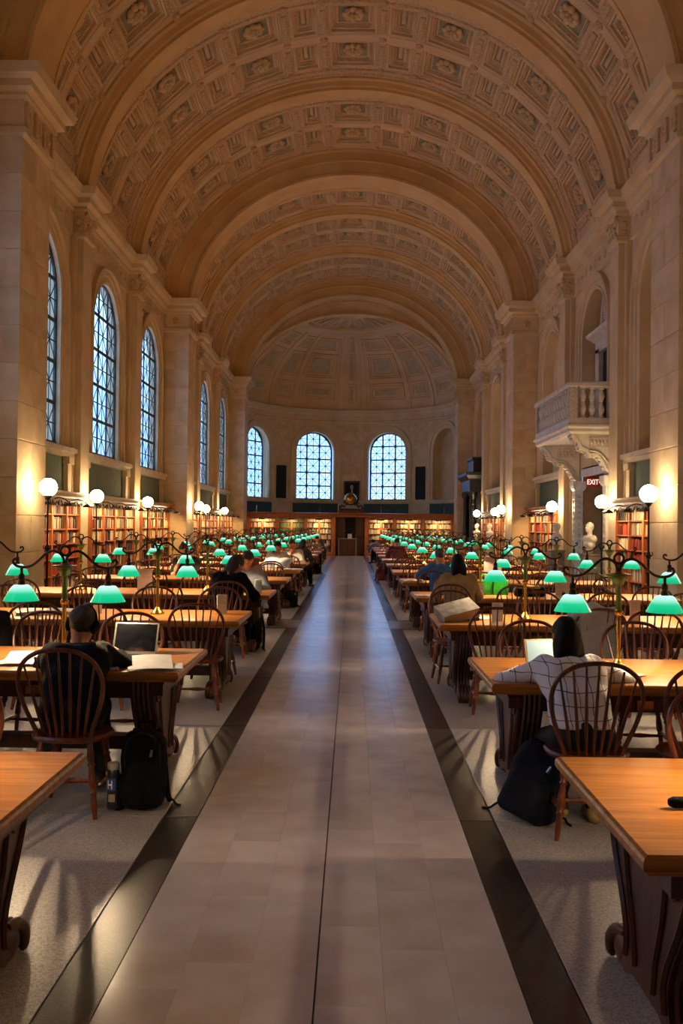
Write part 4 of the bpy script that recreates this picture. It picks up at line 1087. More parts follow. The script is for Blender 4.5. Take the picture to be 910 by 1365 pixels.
# black marble portal at the far end of the right wall
po = empty('marble_portal', (WX-.03, 46.85, 0), 0, 'tall black marble portal with columns at far end of the right wall', 'portal')
for sy in (-1, 1):
    b = MB(); b.lathe([(.24, 0), (.24, .5), (.2, .55), (.17, .62), (.165, 2.0), (.15, 3.1), (.2, 3.18), (.24, 3.3), (.24, 3.4)], 14, (-.5, sy*1.35, 0)); b.build('column', m_black, po, smooth=True)
    b = MB(); b.rect(-.3, 0, sy*1.35-.3, sy*1.35+.3, [(0, 0), (0, 3.4)]); b.build('pier_block', m_black, po)
    b = MB()
    for q in range(9): b.ball((-.5, sy*1.35-.17*1, .9+q*.25), (.09, .04, .09), 6, 4)
    b.build('gilt_carving', m_bronze, po, smooth=True)
b = MB(); b.rect(-.7, 0, -1.65, 1.65, [(.05, 3.4), (0, 3.45), (0, 3.95), (-.08, 4.02), (-.18, 4.18), (-.2, 4.3), (.0, 4.34)]); b.build('entablature', m_black, po)
b = MB(); b.rect(-.45, 0, -1.0, 1.0, [(0, 4.34), (0, 4.95), (-.06, 5.0), (-.08, 5.1), (.05, 5.12)]); b.build('attic_block', m_black, po)
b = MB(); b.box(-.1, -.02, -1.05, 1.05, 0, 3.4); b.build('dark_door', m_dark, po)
# ================================================================== SOFT FORMS: signed distance fields meshed by surface nets
f32 = np.float32
def surfnet(f, lo, hi, h):
    n = [max(4, int(math.ceil((hi[i]-lo[i])/h))+1) for i in range(3)]
    ax = [(lo[i]+h*np.arange(n[i])).astype(f32) for i in range(3)]
    X, Y, Z = np.meshgrid(*ax, indexing='ij')
    V = f((X, Y, Z)); S = V < 0
    C = [(i, j, k) for i in (0, 1) for j in (0, 1) for k in (0, 1)]
    sl = lambda A, c: A[c[0]:A.shape[0]-1+c[0], c[1]:A.shape[1]-1+c[1], c[2]:A.shape[2]-1+c[2]]
    cnt = sum(sl(S, c).astype(np.int8) for c in C); cell = (cnt > 0) & (cnt < 8)
    I = np.argwhere(cell); nc = len(I)
    idx = -np.ones(cell.shape, np.int64); idx[cell] = np.arange(nc)
    acc = np.zeros((nc, 3)); num = np.zeros(nc); CV = {c: sl(V, c)[cell] for c in C}
    for a in C:
        for d in range(3):
            if a[d]: continue
            b = list(a); b[d] = 1; b = tuple(b); va, vb = CV[a], CV[b]; m = (va < 0) != (vb < 0)
            t = va[m]/(va[m]-vb[m]); p = np.repeat(np.array(a, float)[None], m.sum(), 0); p[:, d] += t
            acc[m] += p; num[m] += 1
    pos = (acc/np.maximum(num, 1)[:, None] + I)*h + np.array(lo)
    F = []
    for d in range(3):
        A = np.take(S, range(0, n[d]-1), d); B = np.take(S, range(1, n[d]), d); m = A != B
        e, g = [q for q in range(3) if q != d]
        E = np.argwhere(m); E = E[(E[:, e] > 0) & (E[:, g] > 0) & (E[:, e] < n[e]-1) & (E[:, g] < n[g]-1)]
        if not len(E): continue
        def cid(de, dg):
            q = E.copy(); q[:, e] += de; q[:, g] += dg; return idx[q[:, 0], q[:, 1], q[:, 2]]
        q = np.stack([cid(-1, -1), cid(0, -1), cid(0, 0), cid(-1, 0)], 1)
        fl = A[E[:, 0], E[:, 1], E[:, 2]] ^ (d == 1)
        q[~fl] = q[~fl][:, ::-1]; F.append(q)
    F = np.concatenate(F) if F else np.zeros((0, 4), int)
    return pos, F[(F >= 0).all(1)]
def net_mesh(name, parts, mats):
    """parts: list of (pos, faces, material index) joined into one mesh"""
    me = bpy.data.meshes.new(name); vs, fs, mi, o = [], [], [], 0
    for p, f, m in parts: vs.append(p); fs.append(f+o); mi += [m]*len(f); o += len(p)
    vs = np.concatenate(vs); fs = np.concatenate(fs)
    me.vertices.add(len(vs)); me.vertices.foreach_set('co', vs.astype(f32).ravel())
    me.loops.add(len(fs)*4); me.loops.foreach_set('vertex_index', fs.astype(np.int32).ravel())
    me.polygons.add(len(fs)); me.polygons.foreach_set('loop_start', (np.arange(len(fs))*4).astype(np.int32))
    try: me.polygons.foreach_set('loop_total', np.full(len(fs), 4, np.int32))
    except Exception: pass
    for m in (mats if isinstance(mats, (list, tuple)) else [mats]): me.materials.append(m)
    me.polygons.foreach_set('material_index', mi); me.polygons.foreach_set('use_smooth', [True]*len(fs))
    me.update(calc_edges=True); me.validate(); return me
def v3(a): return np.array(a, f32)
def cap(a, b, ra, rb=None):
    rb = ra if rb is None else rb; a, b = v3(a), v3(b); ab = b-a; L2 = float(ab@ab)+1e-9
    def f(P):
        x, y, z = P[0]-a[0], P[1]-a[1], P[2]-a[2]
        t = np.clip((x*ab[0]+y*ab[1]+z*ab[2])/L2, 0, 1)
        return np.sqrt((x-t*ab[0])**2+(y-t*ab[1])**2+(z-t*ab[2])**2)-(ra+(rb-ra)*t)
    return f
def ell3(c, r, M=None):
    c = v3(c); m = None if M is None else np.array(M.to_3x3().inverted(), f32)
    def f(P):
        x, y, z = P[0]-c[0], P[1]-c[1], P[2]-c[2]
        if m is not None: x, y, z = (m[i, 0]*x+m[i, 1]*y+m[i, 2]*z for i in range(3))
        k = np.sqrt((x/r[0])**2+(y/r[1])**2+(z/r[2])**2); return (k-1)*min(r)
    return f
def rbox(c, hs, rr, M=None):
    c = v3(c); m = None if M is None else np.array(M.to_3x3().inverted(), f32)
    def f(P):
        x, y, z = P[0]-c[0], P[1]-c[1], P[2]-c[2]
        if m is not None: x, y, z = (m[i, 0]*x+m[i, 1]*y+m[i, 2]*z for i in range(3))
        q = [np.abs(v)-hs[i]+rr for i, v in enumerate((x, y, z))]
        return np.sqrt(sum(np.maximum(v, 0)**2 for v in q))+np.minimum(np.maximum(np.maximum(q[0], q[1]), q[2]), 0)-rr
    return f
def U(fs, k=0.03):
    def f(P):
        d = fs[0](P)
        for g in fs[1:]:
            e = g(P)
            if k: hh = np.clip(0.5+0.5*(e-d)/k, 0, 1); d = e+(d-e)*hh-k*hh*(1-hh)
            else: d = np.minimum(d, e)
        return d
    return f
def sub(f1, f2, k=0.0):
    def f(P):
        a, b = f1(P), -f2(P)
        if k: hh = np.clip(0.5-0.5*(b-a)/(-k) if False else 0.5-0.5*(a-b)/k, 0, 1); return a+(b-a)*hh+k*hh*(1-hh)
        return np.maximum(a, b)
    return f
def folds(f1, amp, fr=(30, 26, 22), ph=0.0):
    def f(P): return f1(P)+amp*(np.sin(P[0]*fr[0]+ph+2.2*np.sin(P[2]*9))*np.sin(P[2]*fr[2]+ph*2+1.7*np.sin(P[0]*11+P[1]*8))+0.6*np.sin(P[1]*fr[1]+P[2]*14+ph))
    return f
def plane(n, d):
    n = v3(n); return lambda P: P[0]*n[0]+P[1]*n[1]+P[2]*n[2]-d
def bounds(pts, pad):
    a = np.array([list(p) for p in pts]); return a.min(0)-pad, a.max(0)+pad

SKIN = {'light': mat('skin_light', '#c98f6e', .55, col2='#bb7f60', scale=9), 'tan': mat('skin_tan', '#9c6545', .55, col2='#8d583b', scale=9), 'dark': mat('skin_brown', '#6d4630', .55, col2='#5f3b28', scale=9)}
HAIR = {'black': mat('black_hair', '#070606', .55, col2='#0d0b0c', scale=6, stretch=(12, 12, 1.5), bump=.15, bscale=30, spec=.2), 'brown': mat('brown_hair', '#1d130c', .55, col2='#2e1d12', scale=8, stretch=(8, 8, 3), bump=.6, bscale=24),
        'grey': mat('grey_hair', '#3a3632', .55, col2='#55504a', scale=10, bump=.5, bscale=40)}
m_eye = mat('eye_white', '#e8e2da', .3, col2='#d8d0c8', scale=3); m_lip = mat('lips', '#8f4f44', .5, col2='#80443a', scale=9)
m_sole = mat('tan_shoe', '#a98d5c', .7, col2='#97794a', scale=12); m_shoe = mat('dark_shoe', '#1c1a1b', .5, col2='#121112', scale=12)

def hand_parts(wrist, fwd, up, curl, side, h=0.006, bent=1.0):
    """five separate fingers and a thumb on a palm; fwd: direction of the fingers, up: back of the hand"""
    f = Vector(fwd).normalized(); u = Vector(up); u = (u-f*u.dot(f)).normalized(); r = f.cross(u)*side
    w = Vector(wrist); P = []
    M = Matrix((r, f, u)).transposed()
    P.append(ell3(tuple(w+f*.045), (.041, .052, .018), M)); P.append(cap(tuple(w-f*.02), tuple(w+f*.03), .027, .026))
    fing = []; pts = [w]
    for i, (x, l) in enumerate(((-.030, .058), (-.010, .074), (.011, .080), (.031, .070))):   # little to index
        b0 = w+f*(.082 if i else .074)+r*x; c1 = curl*(.5+.12*i*0); d1 = (f*math.cos(c1)-u*math.sin(c1)); d2 = (f*math.cos(c1*2.0)-u*math.sin(c1*2.0)); d3 = (f*math.cos(c1*2.7)-u*math.sin(c1*2.7))
        p1 = b0+d1*l*.5; p2 = p1+d2*l*.3; p3 = p2+d3*l*.22
        fing += [U([cap(tuple(b0-f*.02), tuple(p1), .0098, .0088), cap(tuple(p1), tuple(p2), .0088, .008), cap(tuple(p2), tuple(p3), .008, .007)], 0)]; pts += [p1, p2, p3]
    t0 = w+f*.022+r*.03; t1 = t0+(f*.55+r*.75-u*.25)*.042; t2 = t1+(f*.9+r*.25-u*.3).normalized()*.033; pts += [t1, t2]
    th = U([cap(tuple(t0), tuple(t1), .014, .011), cap(tuple(t1), tuple(t2), .011, .0085)], .006)
    lo, hi = bounds(pts, .035)
    return surfnet(U([U(P, .012)]+[U([g], 0) for g in fing]+[th], .005), lo, hi, h)

def ik(a, c, l1, l2, pole):
    a, c = Vector(a), Vector(c); d = c-a; L = min(d.length, (l1+l2)*.995); d.normalize()
    x = (l1*l1-l2*l2+L*L)/(2*L); y = math.sqrt(max(0, l1*l1-x*x)); p = Vector(pole); p = (p-d*p.dot(d)).normalized()
    return a+d*x+p*y, a+d*L

def person(loc, rz, label, lean=15, head=(25, 0, 0), hands=((-.16, .42, .80), (.16, .42, .80)), skin='light', hair='black', style='short', top=None, pants=None,
           h=0.02, shoe=None, sleeves='long', extra=None, face=True, poles=((-.6, -.3, -.7), (.6, -.3, -.7)), feet=((-.13, .46), (.13, .46)), seat=.46, twist=0, size=1.0, hem=.52, hood=False, vest=False):
    root = empty('person', loc, rz, label, 'person', 'readers seated at the tables')
    L = R(lean); tdir = lambda q: Vector((0, math.sin(L*q), math.cos(L*q)))
    pel = Vector((0, -.03, seat+.10)); sp = pel+tdir(.7)*.17; ch = sp+tdir(1.05)*.20; nk = ch+tdir(1.25)*.155
    tw = Matrix.Rotation(R(twist), 3, 'Z'); sx = tw @ Vector((1, 0, 0))
    HM = Matrix.Rotation(R(head[1]), 4, 'Z') @ Matrix.Rotation(-R(head[0]), 4, 'X') @ Matrix.Rotation(R(head[2]), 4, 'Y')
    hu = HM.to_3x3() @ Vector((0, 0, 1)); hf = HM.to_3x3() @ Vector((0, 1, 0)); hr = HM.to_3x3() @ Vector((1, 0, 0))
    hc = nk+Vector((0, .02, .03))+hu*.125
    H = lambda x, y, z: tuple(hc+hr*x+hf*y+hu*z)
    shl = [nk-tdir(1.2)*.055+sx*(e*.165) for e in (-1, 1)]
    arms = []
    for i in (0, 1):
        el, wr = ik(shl[i], hands[i], .285, .255, poles[i]); arms.append((shl[i], el, wr))
    legs = []
    for i, e in enumerate((-1, 1)):
        hip = pel+Vector((e*.09, .02, -.02)); ank = Vector((feet[i][0], feet[i][1], .10)); kn, ank = ik(hip, ank, .43, .41, (e*.06, 1, 1.2)); legs.append((hip, kn, ank))
    def torso(g):
        return [cap(tuple(pel+sx*e*.075), tuple(sp+sx*e*.062), .112+g, .100+g) for e in (-1, 1)]+[cap(tuple(sp+sx*e*.062), tuple(ch+sx*e*.085), .100+g, .104+g) for e in (-1, 1)] + \
               [cap(tuple(ch+sx*e*.085), tuple(shl[(e+1)//2]-sx*e*.03), .104+g, .062+g) for e in (-1, 1)]
    def arm(i, g, cut=1.0):
        a, e, w = arms[i]; w = e+(w-e)*cut
        return [cap(tuple(a), tuple(e), .056+g, .043+g), cap(tuple(e), tuple(w), .043+g, .030+g*1.1)]
    def leg(i, g, cut=1.0):
        a, k, n = legs[i]; n = k+(n-k)*cut
        return [cap(tuple(a), tuple(k), .085+g, .062+g), cap(tuple(k), tuple(k+(n-k)*.4), .058+g, .056+g), cap(tuple(k+(n-k)*.4), tuple(n), .056+g, .040+g)]
    # head
    hd = U([ell3(H(0, -.012, .02), (.074, .094, .092), HM), ell3(H(0, .018, -.045), (.056, .068, .062), HM), cap(H(0, .05, -.075), H(0, .062, -.088), .032, .024)], .03)
    if face:
        nose = cap(H(0, .088, .012), H(0, .106, -.026), .007, .014)
        hd = U([hd, nose, cap(H(-.013, .094, -.029), H(.013, .094, -.029), .008), cap(H(-.02, .082, -.055), H(.02, .082, -.055), .008, .008), cap(H(-.045, .078, .034), H(.045, .078, .034), .008)], .014)
        for e in (-1, 1): hd = sub(hd, ell3(H(e*.031, .092, .010), (.017, .014, .011), HM), .012)
    ears = [ell3(H(e*.076, -.008, -.006), (.012, .020, .032), HM) for e in (-1, 1)]
    hd = U([hd]+ears, .008)
    neck = cap(tuple(nk-tdir(1.2)*.03), H(0, -.015, -.05), .055, .05)
    body = [U(torso(0)+[neck], .05)]+[U(arm(i, 0), .02) for i in (0, 1)]+[U(leg(i, 0)+[cap(tuple(legs[i][2]), tuple(legs[i][2]+Vector((0, .14, -.055))), .04, .03)], .03) for i in (0, 1)]+[hd]
    key = [pel, ch, nk, hc]+[p for a in arms for p in a]+[p for l in legs for p in l]
    lo, hi = bounds(key, .17); lo[2] = max(lo[2], -.02)
    parts = [(*surfnet(U(body, .03), lo, hi, h), 0)]
    if h < .016:                                  # a finer head
        keep = parts[0]; a = np.array(hc)
        parts.append((*surfnet(U([hd, neck], .02), a-.17, a+.15, .0065), 0))
    for i, e in enumerate((-1, 1)):
        a, el, w = arms[i]; d = (w-el).normalized(); fd = (d+Vector((0, .35, 0))).normalized(); fd.z = max(fd.z, -.25)
        if style == 'x': pass
        upv = Vector((0, 0, 1)) if abs(fd.z) < .8 else Vector((0, 1, 0))
        parts.append((*hand_parts(tuple(w-d*.0), tuple(fd), tuple(upv), .42, -e, .006 if h < .016 else .009), 0))
    bo = bpy.data.objects.new('body', net_mesh('body', parts, SKIN[skin])); link(bo, root)
    def cloth(name, f, m, pts, pad, hh=h):
        lo, hi = bounds(pts, pad); o = bpy.data.objects.new(name, net_mesh(name, [(*surfnet(f, lo, hi, hh), 0)], m)); link(o, root); return o
    g = .016 if h < .016 else .02
    tf = torso(g)+[cap(tuple(nk-tdir(1.2)*.05), tuple(nk+tdir(1.2)*.0), .085, .066)]
    for i in (0, 1):
        cutq = .93 if sleeves == 'long' else .0
        if sleeves == 'long': tf += arm(i, g, cutq)
        elif sleeves == 'short': a, e, w = arms[i]; tf += [cap(tuple(a), tuple(a+(e-a)*.8), .062+g, .052+g)]
    shirt = folds(U(tf, .045), .0035)
    shirt = sub(shirt, cap(tuple(nk+tdir(1.2)*.03), tuple(hc), .062, .07))
    shirt = sub(shirt, lambda P: P[2]-hem)
    cloth('jacket' if hood else 'shirt', shirt, top, [pel, ch, nk]+[p for a in arms for p in a], .17)
    if hood:
        b0 = nk-Vector((0, .055, -.0)); hf_ = U([ell3(tuple(b0+Vector((0, -.03, -.01))), (.125, .075, .062)), cap(tuple(nk+Vector((-.085, .0, .01))), tuple(b0+Vector((-.05, -.04, .02))), .035), cap(tuple(nk+Vector((.085, .0, .01))), tuple(b0+Vector((.05, -.04, .02))), .035)], .03)
        cloth('hood', folds(sub(hf_, ell3(tuple(nk+Vector((0, .04, .08))), (.075, .085, .075)), .02), .003), top, [nk], .2)
    tr = U([cap(tuple(pel+Vector((-.075, 0, -.0))), tuple(pel+Vector((.075, 0, 0))), .112+g*.6)]+leg(0, g*.8, .97)+leg(1, g*.8, .97), .04)
    cloth('trousers', folds(tr, .003, ph=1.0), pants or m_blkfab, [pel]+[p for l in legs for p in l], .15)
    for i in (0, 1):
        n = legs[i][2]; t = n+Vector((0, .17, -.065)); s_ = U([cap(tuple(n+Vector((0, -.03, -.055))), tuple(t), .042, .036), ell3(tuple(n+Vector((0, -.0, -.03))), (.045, .06, .05))], .03)
        s_ = sub(s_, plane((0, 0, 1), .003)) if False else s_
        cloth('shoe', s_, shoe or m_shoe, [n, t], .09)
    # hair
    hs = .0085 if h < .016 else h*.75
    if style == 'short':
        hr_ = sub(ell3(H(0, -.02, .032), (.086, .102, .098), HM), rbox(H(0, .105, -.055), (.12, .085, .10), .03, HM), .01)
        hr_ = sub(hr_, rbox(H(0, -.0, -.16), (.2, .2, .085), .01, HM), .01)
        hr_ = folds(hr_, .004, (70, 66, 60))
    elif style == 'long':
        bk = nk-Vector((0, .085, -.0))
        hr_ = U([ell3(H(0, -.022, .032), (.083, .100, .096), HM), ell3(H(0, -.06, -.06), (.082, .055, .10), HM), cap(H(-.055, -.03, -.05), tuple(Vector(H(-.075, -.04, -.17))), .04, .03), cap(H(.055, -.03, -.05), tuple(Vector(H(.075, -.04, -.17))), .04, .03)], .04)
        hr_ = sub(hr_, rbox(H(0, .115, -.07), (.058, .10, .115), .03, HM), .01)
        hr_ = folds(hr_, .002, (90, 90, 8))
    elif style == 'bun':
        hr_ = U([sub(ell3(H(0, -.02, .032), (.084, .10, .097), HM), rbox(H(0, .105, -.055), (.12, .085, .10), .03, HM), .01), ell3(H(0, -.105, .06), (.04, .04, .04), HM)], .02)
    elif style == 'ponytail':
        hr_ = U([sub(ell3(H(0, -.02, .032), (.084, .10, .097), HM), rbox(H(0, .105, -.055), (.12, .085, .10), .03, HM), .01), cap(H(.07, -.07, -.0), H(.10, -.05, -.17), .03, .018)], .02)
    cloth('hair', hr_, HAIR[hair], [hc, H(0, -.1, -.2), H(0, .1, .1)], .13, hs)
    if face:
        for e in (-1, 1):
            b = MB(); b.ball(H(e*.031, .080, .010), .0115, 8, 6); b.build('eye', m_eye, root, smooth=True)
            b = MB(); b.ball(H(e*.031, .0895, .009), .005, 6, 4); b.build('pupil', m_shoe, root, smooth=True)
        b = MB(); b.ball(H(0, .088, -.056), (.021, .006, .006), 8, 5); b.build('mouth', m_lip, root, smooth=True)
    root.scale = (size, size, size)
    if extra: extra(root, locals())
    return root

# ---------------- cloth materials with patterns of their own
def grid_cloth(name, base, line, step):
    m = mat(name, base, .8); nt = m.node_tree; N, L_ = nt.nodes, nt.links; tc = N.new('ShaderNodeTexCoord'); sp_ = N.new('ShaderNodeSeparateXYZ'); L_.new(tc.outputs['Object'], sp_.inputs[0])
    no = N.new('ShaderNodeTexNoise'); no.inputs['Scale'].default_value = 5; L_.new(tc.outputs['Object'], no.inputs['Vector'])
    outs = []
    for ax in (0, 2):
        a = N.new('ShaderNodeMath'); a.operation = 'MULTIPLY_ADD'; L_.new(no.outputs['Fac'], a.inputs[0]); a.inputs[1].default_value = .05; L_.new(sp_.outputs[ax], a.inputs[2])
        d = N.new('ShaderNodeMath'); d.operation = 'DIVIDE'; L_.new(a.outputs[0], d.inputs[0]); d.inputs[1].default_value = step
        fr = N.new('ShaderNodeMath'); fr.operation = 'FRACT'; L_.new(d.outputs[0], fr.inputs[0])
        lt = N.new('ShaderNodeMath'); lt.operation = 'LESS_THAN'; L_.new(fr.outputs[0], lt.inputs[0]); lt.inputs[1].default_value = .055; outs.append(lt)
    mx = N.new('ShaderNodeMath'); mx.operation = 'MAXIMUM'; L_.new(outs[0].outputs[0], mx.inputs[0]); L_.new(outs[1].outputs[0], mx.inputs[1])
    mc = N.new('ShaderNodeMix'); mc.data_type = 'RGBA'; L_.new(mx.outputs[0], mc.inputs[0]); mc.inputs[6].default_value = lin(base); mc.inputs[7].default_value = lin(line)
    L_.new(mc.outputs[2], nt.nodes['Principled BSDF'].inputs['Base Color']); return m
m_check = grid_cloth('white_window_check', '#efecf0', '#2a2838', .075)
def cl(name, c, c2): return mat(name, c, .85, col2=c2, scale=7, bump=.25, bscale=50)
m_blue = cl('blue_cloth', '#3f6c9c', '#335c88'); m_tanc = cl('tan_cloth', '#a9895a', '#957748'); m_white = cl('white_cloth', '#b4aea6', '#a59e96'); m_gblue = cl('grey_blue_cloth', '#8b93a5', '#7a8294')
m_maroon = cl('maroon_cloth', '#7a2530', '#651c27'); m_slate = cl('slate_cloth', '#5a6888', '#4b5876'); m_olive = cl('dark_cloth', '#2a2a2c', '#1f1f21'); m_brown = cl('brown_cloth', '#4c4038', '#3e342d')
def cy(s, k, side): return ROWY[s][k] + (-(TD/2+.22) if side == 'near' else (TD/2+.20))

def phones(root, d):
    H = d['H']; b = MB(); pts = [H(.092*math.cos(a), -.015, .025+.105*math.sin(a)) for a in np.linspace(0, PI, 13)]; b.tube(pts, .009, 6); hp = b.build('headphone_band', m_blkfab, root, smooth=True)
    for e in (-1, 1):
        b = MB(); M_ = d['HM'].to_3x3(); b.ball((0, 0, 0), (.026, .042, .05), 12, 8); b.v = [tuple(Vector(H(e*.088, -.008, .0))+M_ @ Vector(p)) for p in b.v]; b.build('ear_cup', m_blkfab, root, smooth=True)
CH_G = CHAIRS[(-1, 1, 'near', 0)].location
person((CH_G.x-.03, CH_G.y+.08, 0), R(12), 'person in black hooded jacket and headphones, leaning over laptop and papers', lean=52, head=(16, -20, 6), hands=((-.06, .60, .80), (.24, .58, .815)), skin='light', hair='brown', style='short', top=m_blkfab,
       pants=mat('dark_trousers', '#1b1a1d', .8, col2='#141316', scale=9), h=.012, hood=True, extra=phones, face=True, poles=((-.7, -.2, -.4), (1.0, -.35, -.75)), feet=((-.16, .40), (.14, .36)))
CH_W = CHAIRS[(1, 1, 'near', 0)].location
person((CH_W.x-.01, CH_W.y+.07, 0), R(3), 'person with long black hair in white window-check shirt, typing at a laptop', lean=43, head=(12, 12, 0), hands=((-.22, .60, .84), (.26, .57, .84)), size=.95, hem=.60, skin='tan', hair='black', style='long', top=m_check,
       pants=mat('dark_jeans', '#14161d', .8, col2='#0d0f15', scale=9), h=.012, poles=((-.9, -.3, -.4), (.9, -.3, -.4)), feet=((-.08, .16), (.10, .06)), shoe=m_sole)
person((1.50, cy(1, 3, 'near')+.02, 0), R(3), 'person with black hair in a tan coat, back to the camera', lean=14, head=(22, 0, 0), hair='black', style='long', top=m_tanc, h=.02, skin='tan')
person((1.60, cy(1, 4, 'near')+.05, 0), R(6), 'person with short grey hair in a blue shirt, back to the camera', lean=20, head=(18, 0, 0), hair='grey', style='short', top=m_blue, h=.02, sleeves='short', hands=((-.3, .48, .80), (.2, .45, .80)), poles=((-.9, -.2, -.3), (.9, -.2, -.3)))
person((-1.50, cy(-1, 3, 'near'), 0), R(-12), 'person with long brown hair in a black jacket, head bent to the right', lean=24, head=(34, -40, 10), hair='brown', style='long', top=m_blkfab, h=.018, hands=((-.1, .45, .80), (.2, .42, .84)), skin='light')
person((-1.42, cy(-1, 3, 'far'), 0), PI+R(8), 'person with dark hair in a grey-blue shirt, facing the camera with head bowed', lean=18, head=(36, 12, 0), hair='brown', style='short', top=m_gblue, h=.018, skin='light')
person((-1.48, cy(-1, 5, 'far'), 0), PI, 'person in a white T-shirt facing the camera, reading with hands on the table', lean=12, head=(26, 0, 0), hair='black', style='ponytail', top=m_white, h=.02, skin='tan', hands=((-.06, .42, .80), (.07, .42, .80)))
person((-1.32, cy(-1, 6, 'far'), 0), PI-R(10), 'person in pale top leaning on one hand behind the white T-shirt reader', lean=20, head=(20, -10, 8), hair='brown', style='short', top=m_white, h=.025, skin='light', hands=((-.12, .42, .80), (.06, .30, .98)))
person((-1.32, cy(-1, 7, 'near')+.02, 0), R(-25), 'person with long brown hair in a dark jacket, turned towards the aisle', lean=26, head=(24, 0, 0), hair='brown', style='long', top=m_brown, h=.025, skin='light')
person((-1.25, cy(-1, 10, 'far'), 0), PI, 'person in dark clothes bent over a book near the far end of the left row', lean=32, head=(30, 0, 0), hair='black', style='short', top=m_olive, h=.03)
person((-2.85, cy(-1, 4, 'far'), 0), PI-R(12), 'person in a dark T-shirt resting the head on one hand by the left wall', lean=14, head=(22, 10, 10), hair='brown', style='short', top=m_olive, h=.02, sleeves='short', hands=((-.1, .40, .80), (.07, .22, 1.02)), skin='light')
person((1.45, cy(1, 12, 'near'), 0), R(50), 'person in a slate-blue jacket slumped across the table at the far end', lean=60, head=(40, 0, 0), hair='black', style='short', top=m_slate, h=.03, hands=((-.2, .62, .80), (.1, .6, .80)))
person((1.50, cy(1, 8, 'near'), 0), R(0), 'person in a maroon jacket, back to the camera, midway down the right row', lean=22, head=(30, 0, 0), hair='brown', style='short', top=m_maroon, h=.025)

# ---------------- marble busts on pedestals
bust_f = U([ell3((0, -.01, .60), (.082, .10, .105)), ell3((0, .035, .53), (.06, .07, .065)), cap((0, .07, .50), (0, .08, .49), .03), cap((0, 0, .36), (0, -.005, .52), .062, .06), cap((-.15, 0, .29), (.15, 0, .29), .095), cap((-.08, .01, .16), (.08, .01, .16), .10), cap((0, 0, .1), (0, 0, .02), .07, .09),
            cap((0, .095, .60), (0, .112, .565), .009, .016), cap((-.04, .085, .625), (.04, .085, .625), .01), cap((-.02, .092, .53), (.02, .092, .53), .009), ell3((-.085, -.01, .57), (.013, .022, .035)), ell3((.085, -.01, .57), (.013, .022, .035))], .03)
bust_me = net_mesh('bust', [(*surfnet(folds(bust_f, .004, (60, 50, 46)), (-.32, -.22, -.09), (.32, .22, .74), .014), 0)], m_marble)
ped = MB(); ped.rect(-.19, .19, -.19, .19, [(-.02, 0), (-.02, .1), (0, .12), (0, 1.0), (-.02, 1.03), (-.02, 1.07)])
pedm = ped.mesh('bust_pedestal', mat('grey_marble', '#8d8578', .5, col2='#6f675c', scale=4))
for i, (x, y, a, w) in enumerate(((5.92, 23.0, 112, 'nearer camera, right of the exit door'), (5.90, 26.6, 100, 'further side of the exit door'), (5.85, 39.2, 110, 'near the fourth right pilaster'), (5.85, 43.2, 115, 'before the black portal'))):
    p = inst('bust_pedestal', pedm); p.location = (x, y, 0); tag(p, 'grey marble pedestal under a bust, ' + w, 'pedestal', 'pedestals along the right wall')
    o = inst('marble_bust', bust_me); o.location = (x, y, 1.07+.068); o.rotation_euler = (0, 0, R(a)); tag(o, 'white marble bust of a person on a pedestal, ' + w, 'bust', 'busts along the right wall')
# ================================================================== THINGS ON AND UNDER THE TABLES
def laptop(loc, rz, label, body, scr, open_deg=105, w=.32, d=.22):
    r = empty('laptop', loc, rz, label, 'laptop')
    b = MB(); b.rect(-w/2, w/2, -d/2, d/2, [(.004, 0), (0, .004), (0, .012), (.004, .016)]); b.build('base', body, r)
    k = MB()
    for i in range(12):
        for j in range(4): k.box(-w/2+.03+i*(w-.06)/12+.002, -w/2+.03+(i+1)*(w-.06)/12-.002, -.01+j*.022, .008+j*.022, .016, .0175)
    k.box(-.05, .05, -d/2+.015, -.025, .016, .0165); k.build('keyboard', m_screen, r)
    M = Matrix.Translation((0, d/2-.004, .016)) @ Matrix.Rotation(R(open_deg-90), 4, 'X') if False else Matrix.Translation((0, d/2-.004, .016)) @ Matrix.Rotation(-R(open_deg-90), 4, 'X')
    b = MB(); b.M = M; b.rect(-w/2, w/2, -.003, .005, [(.004, 0), (0, .004), (0, d-.004), (.004, d)]); l = b.build('lid', body, r)
    b = MB(); b.M = M; b.box(-w/2+.012, w/2-.012, -.0045, -.003, .014, d-.012); b.build('screen', scr, l)
    return r
def slab_(b, loc_xy, w, d, z, t, ang):
    c, s_ = math.cos(ang), math.sin(ang)
    P = [(loc_xy[0]+x*c-y*s_, loc_xy[1]+x*s_+y*c) for x, y in ((-w/2, -d/2), (w/2, -d/2), (w/2, d/2), (-w/2, d/2))]
    b.loft([[(x, y, z) for x, y in P], [(x, y, z+t) for x, y in P]])
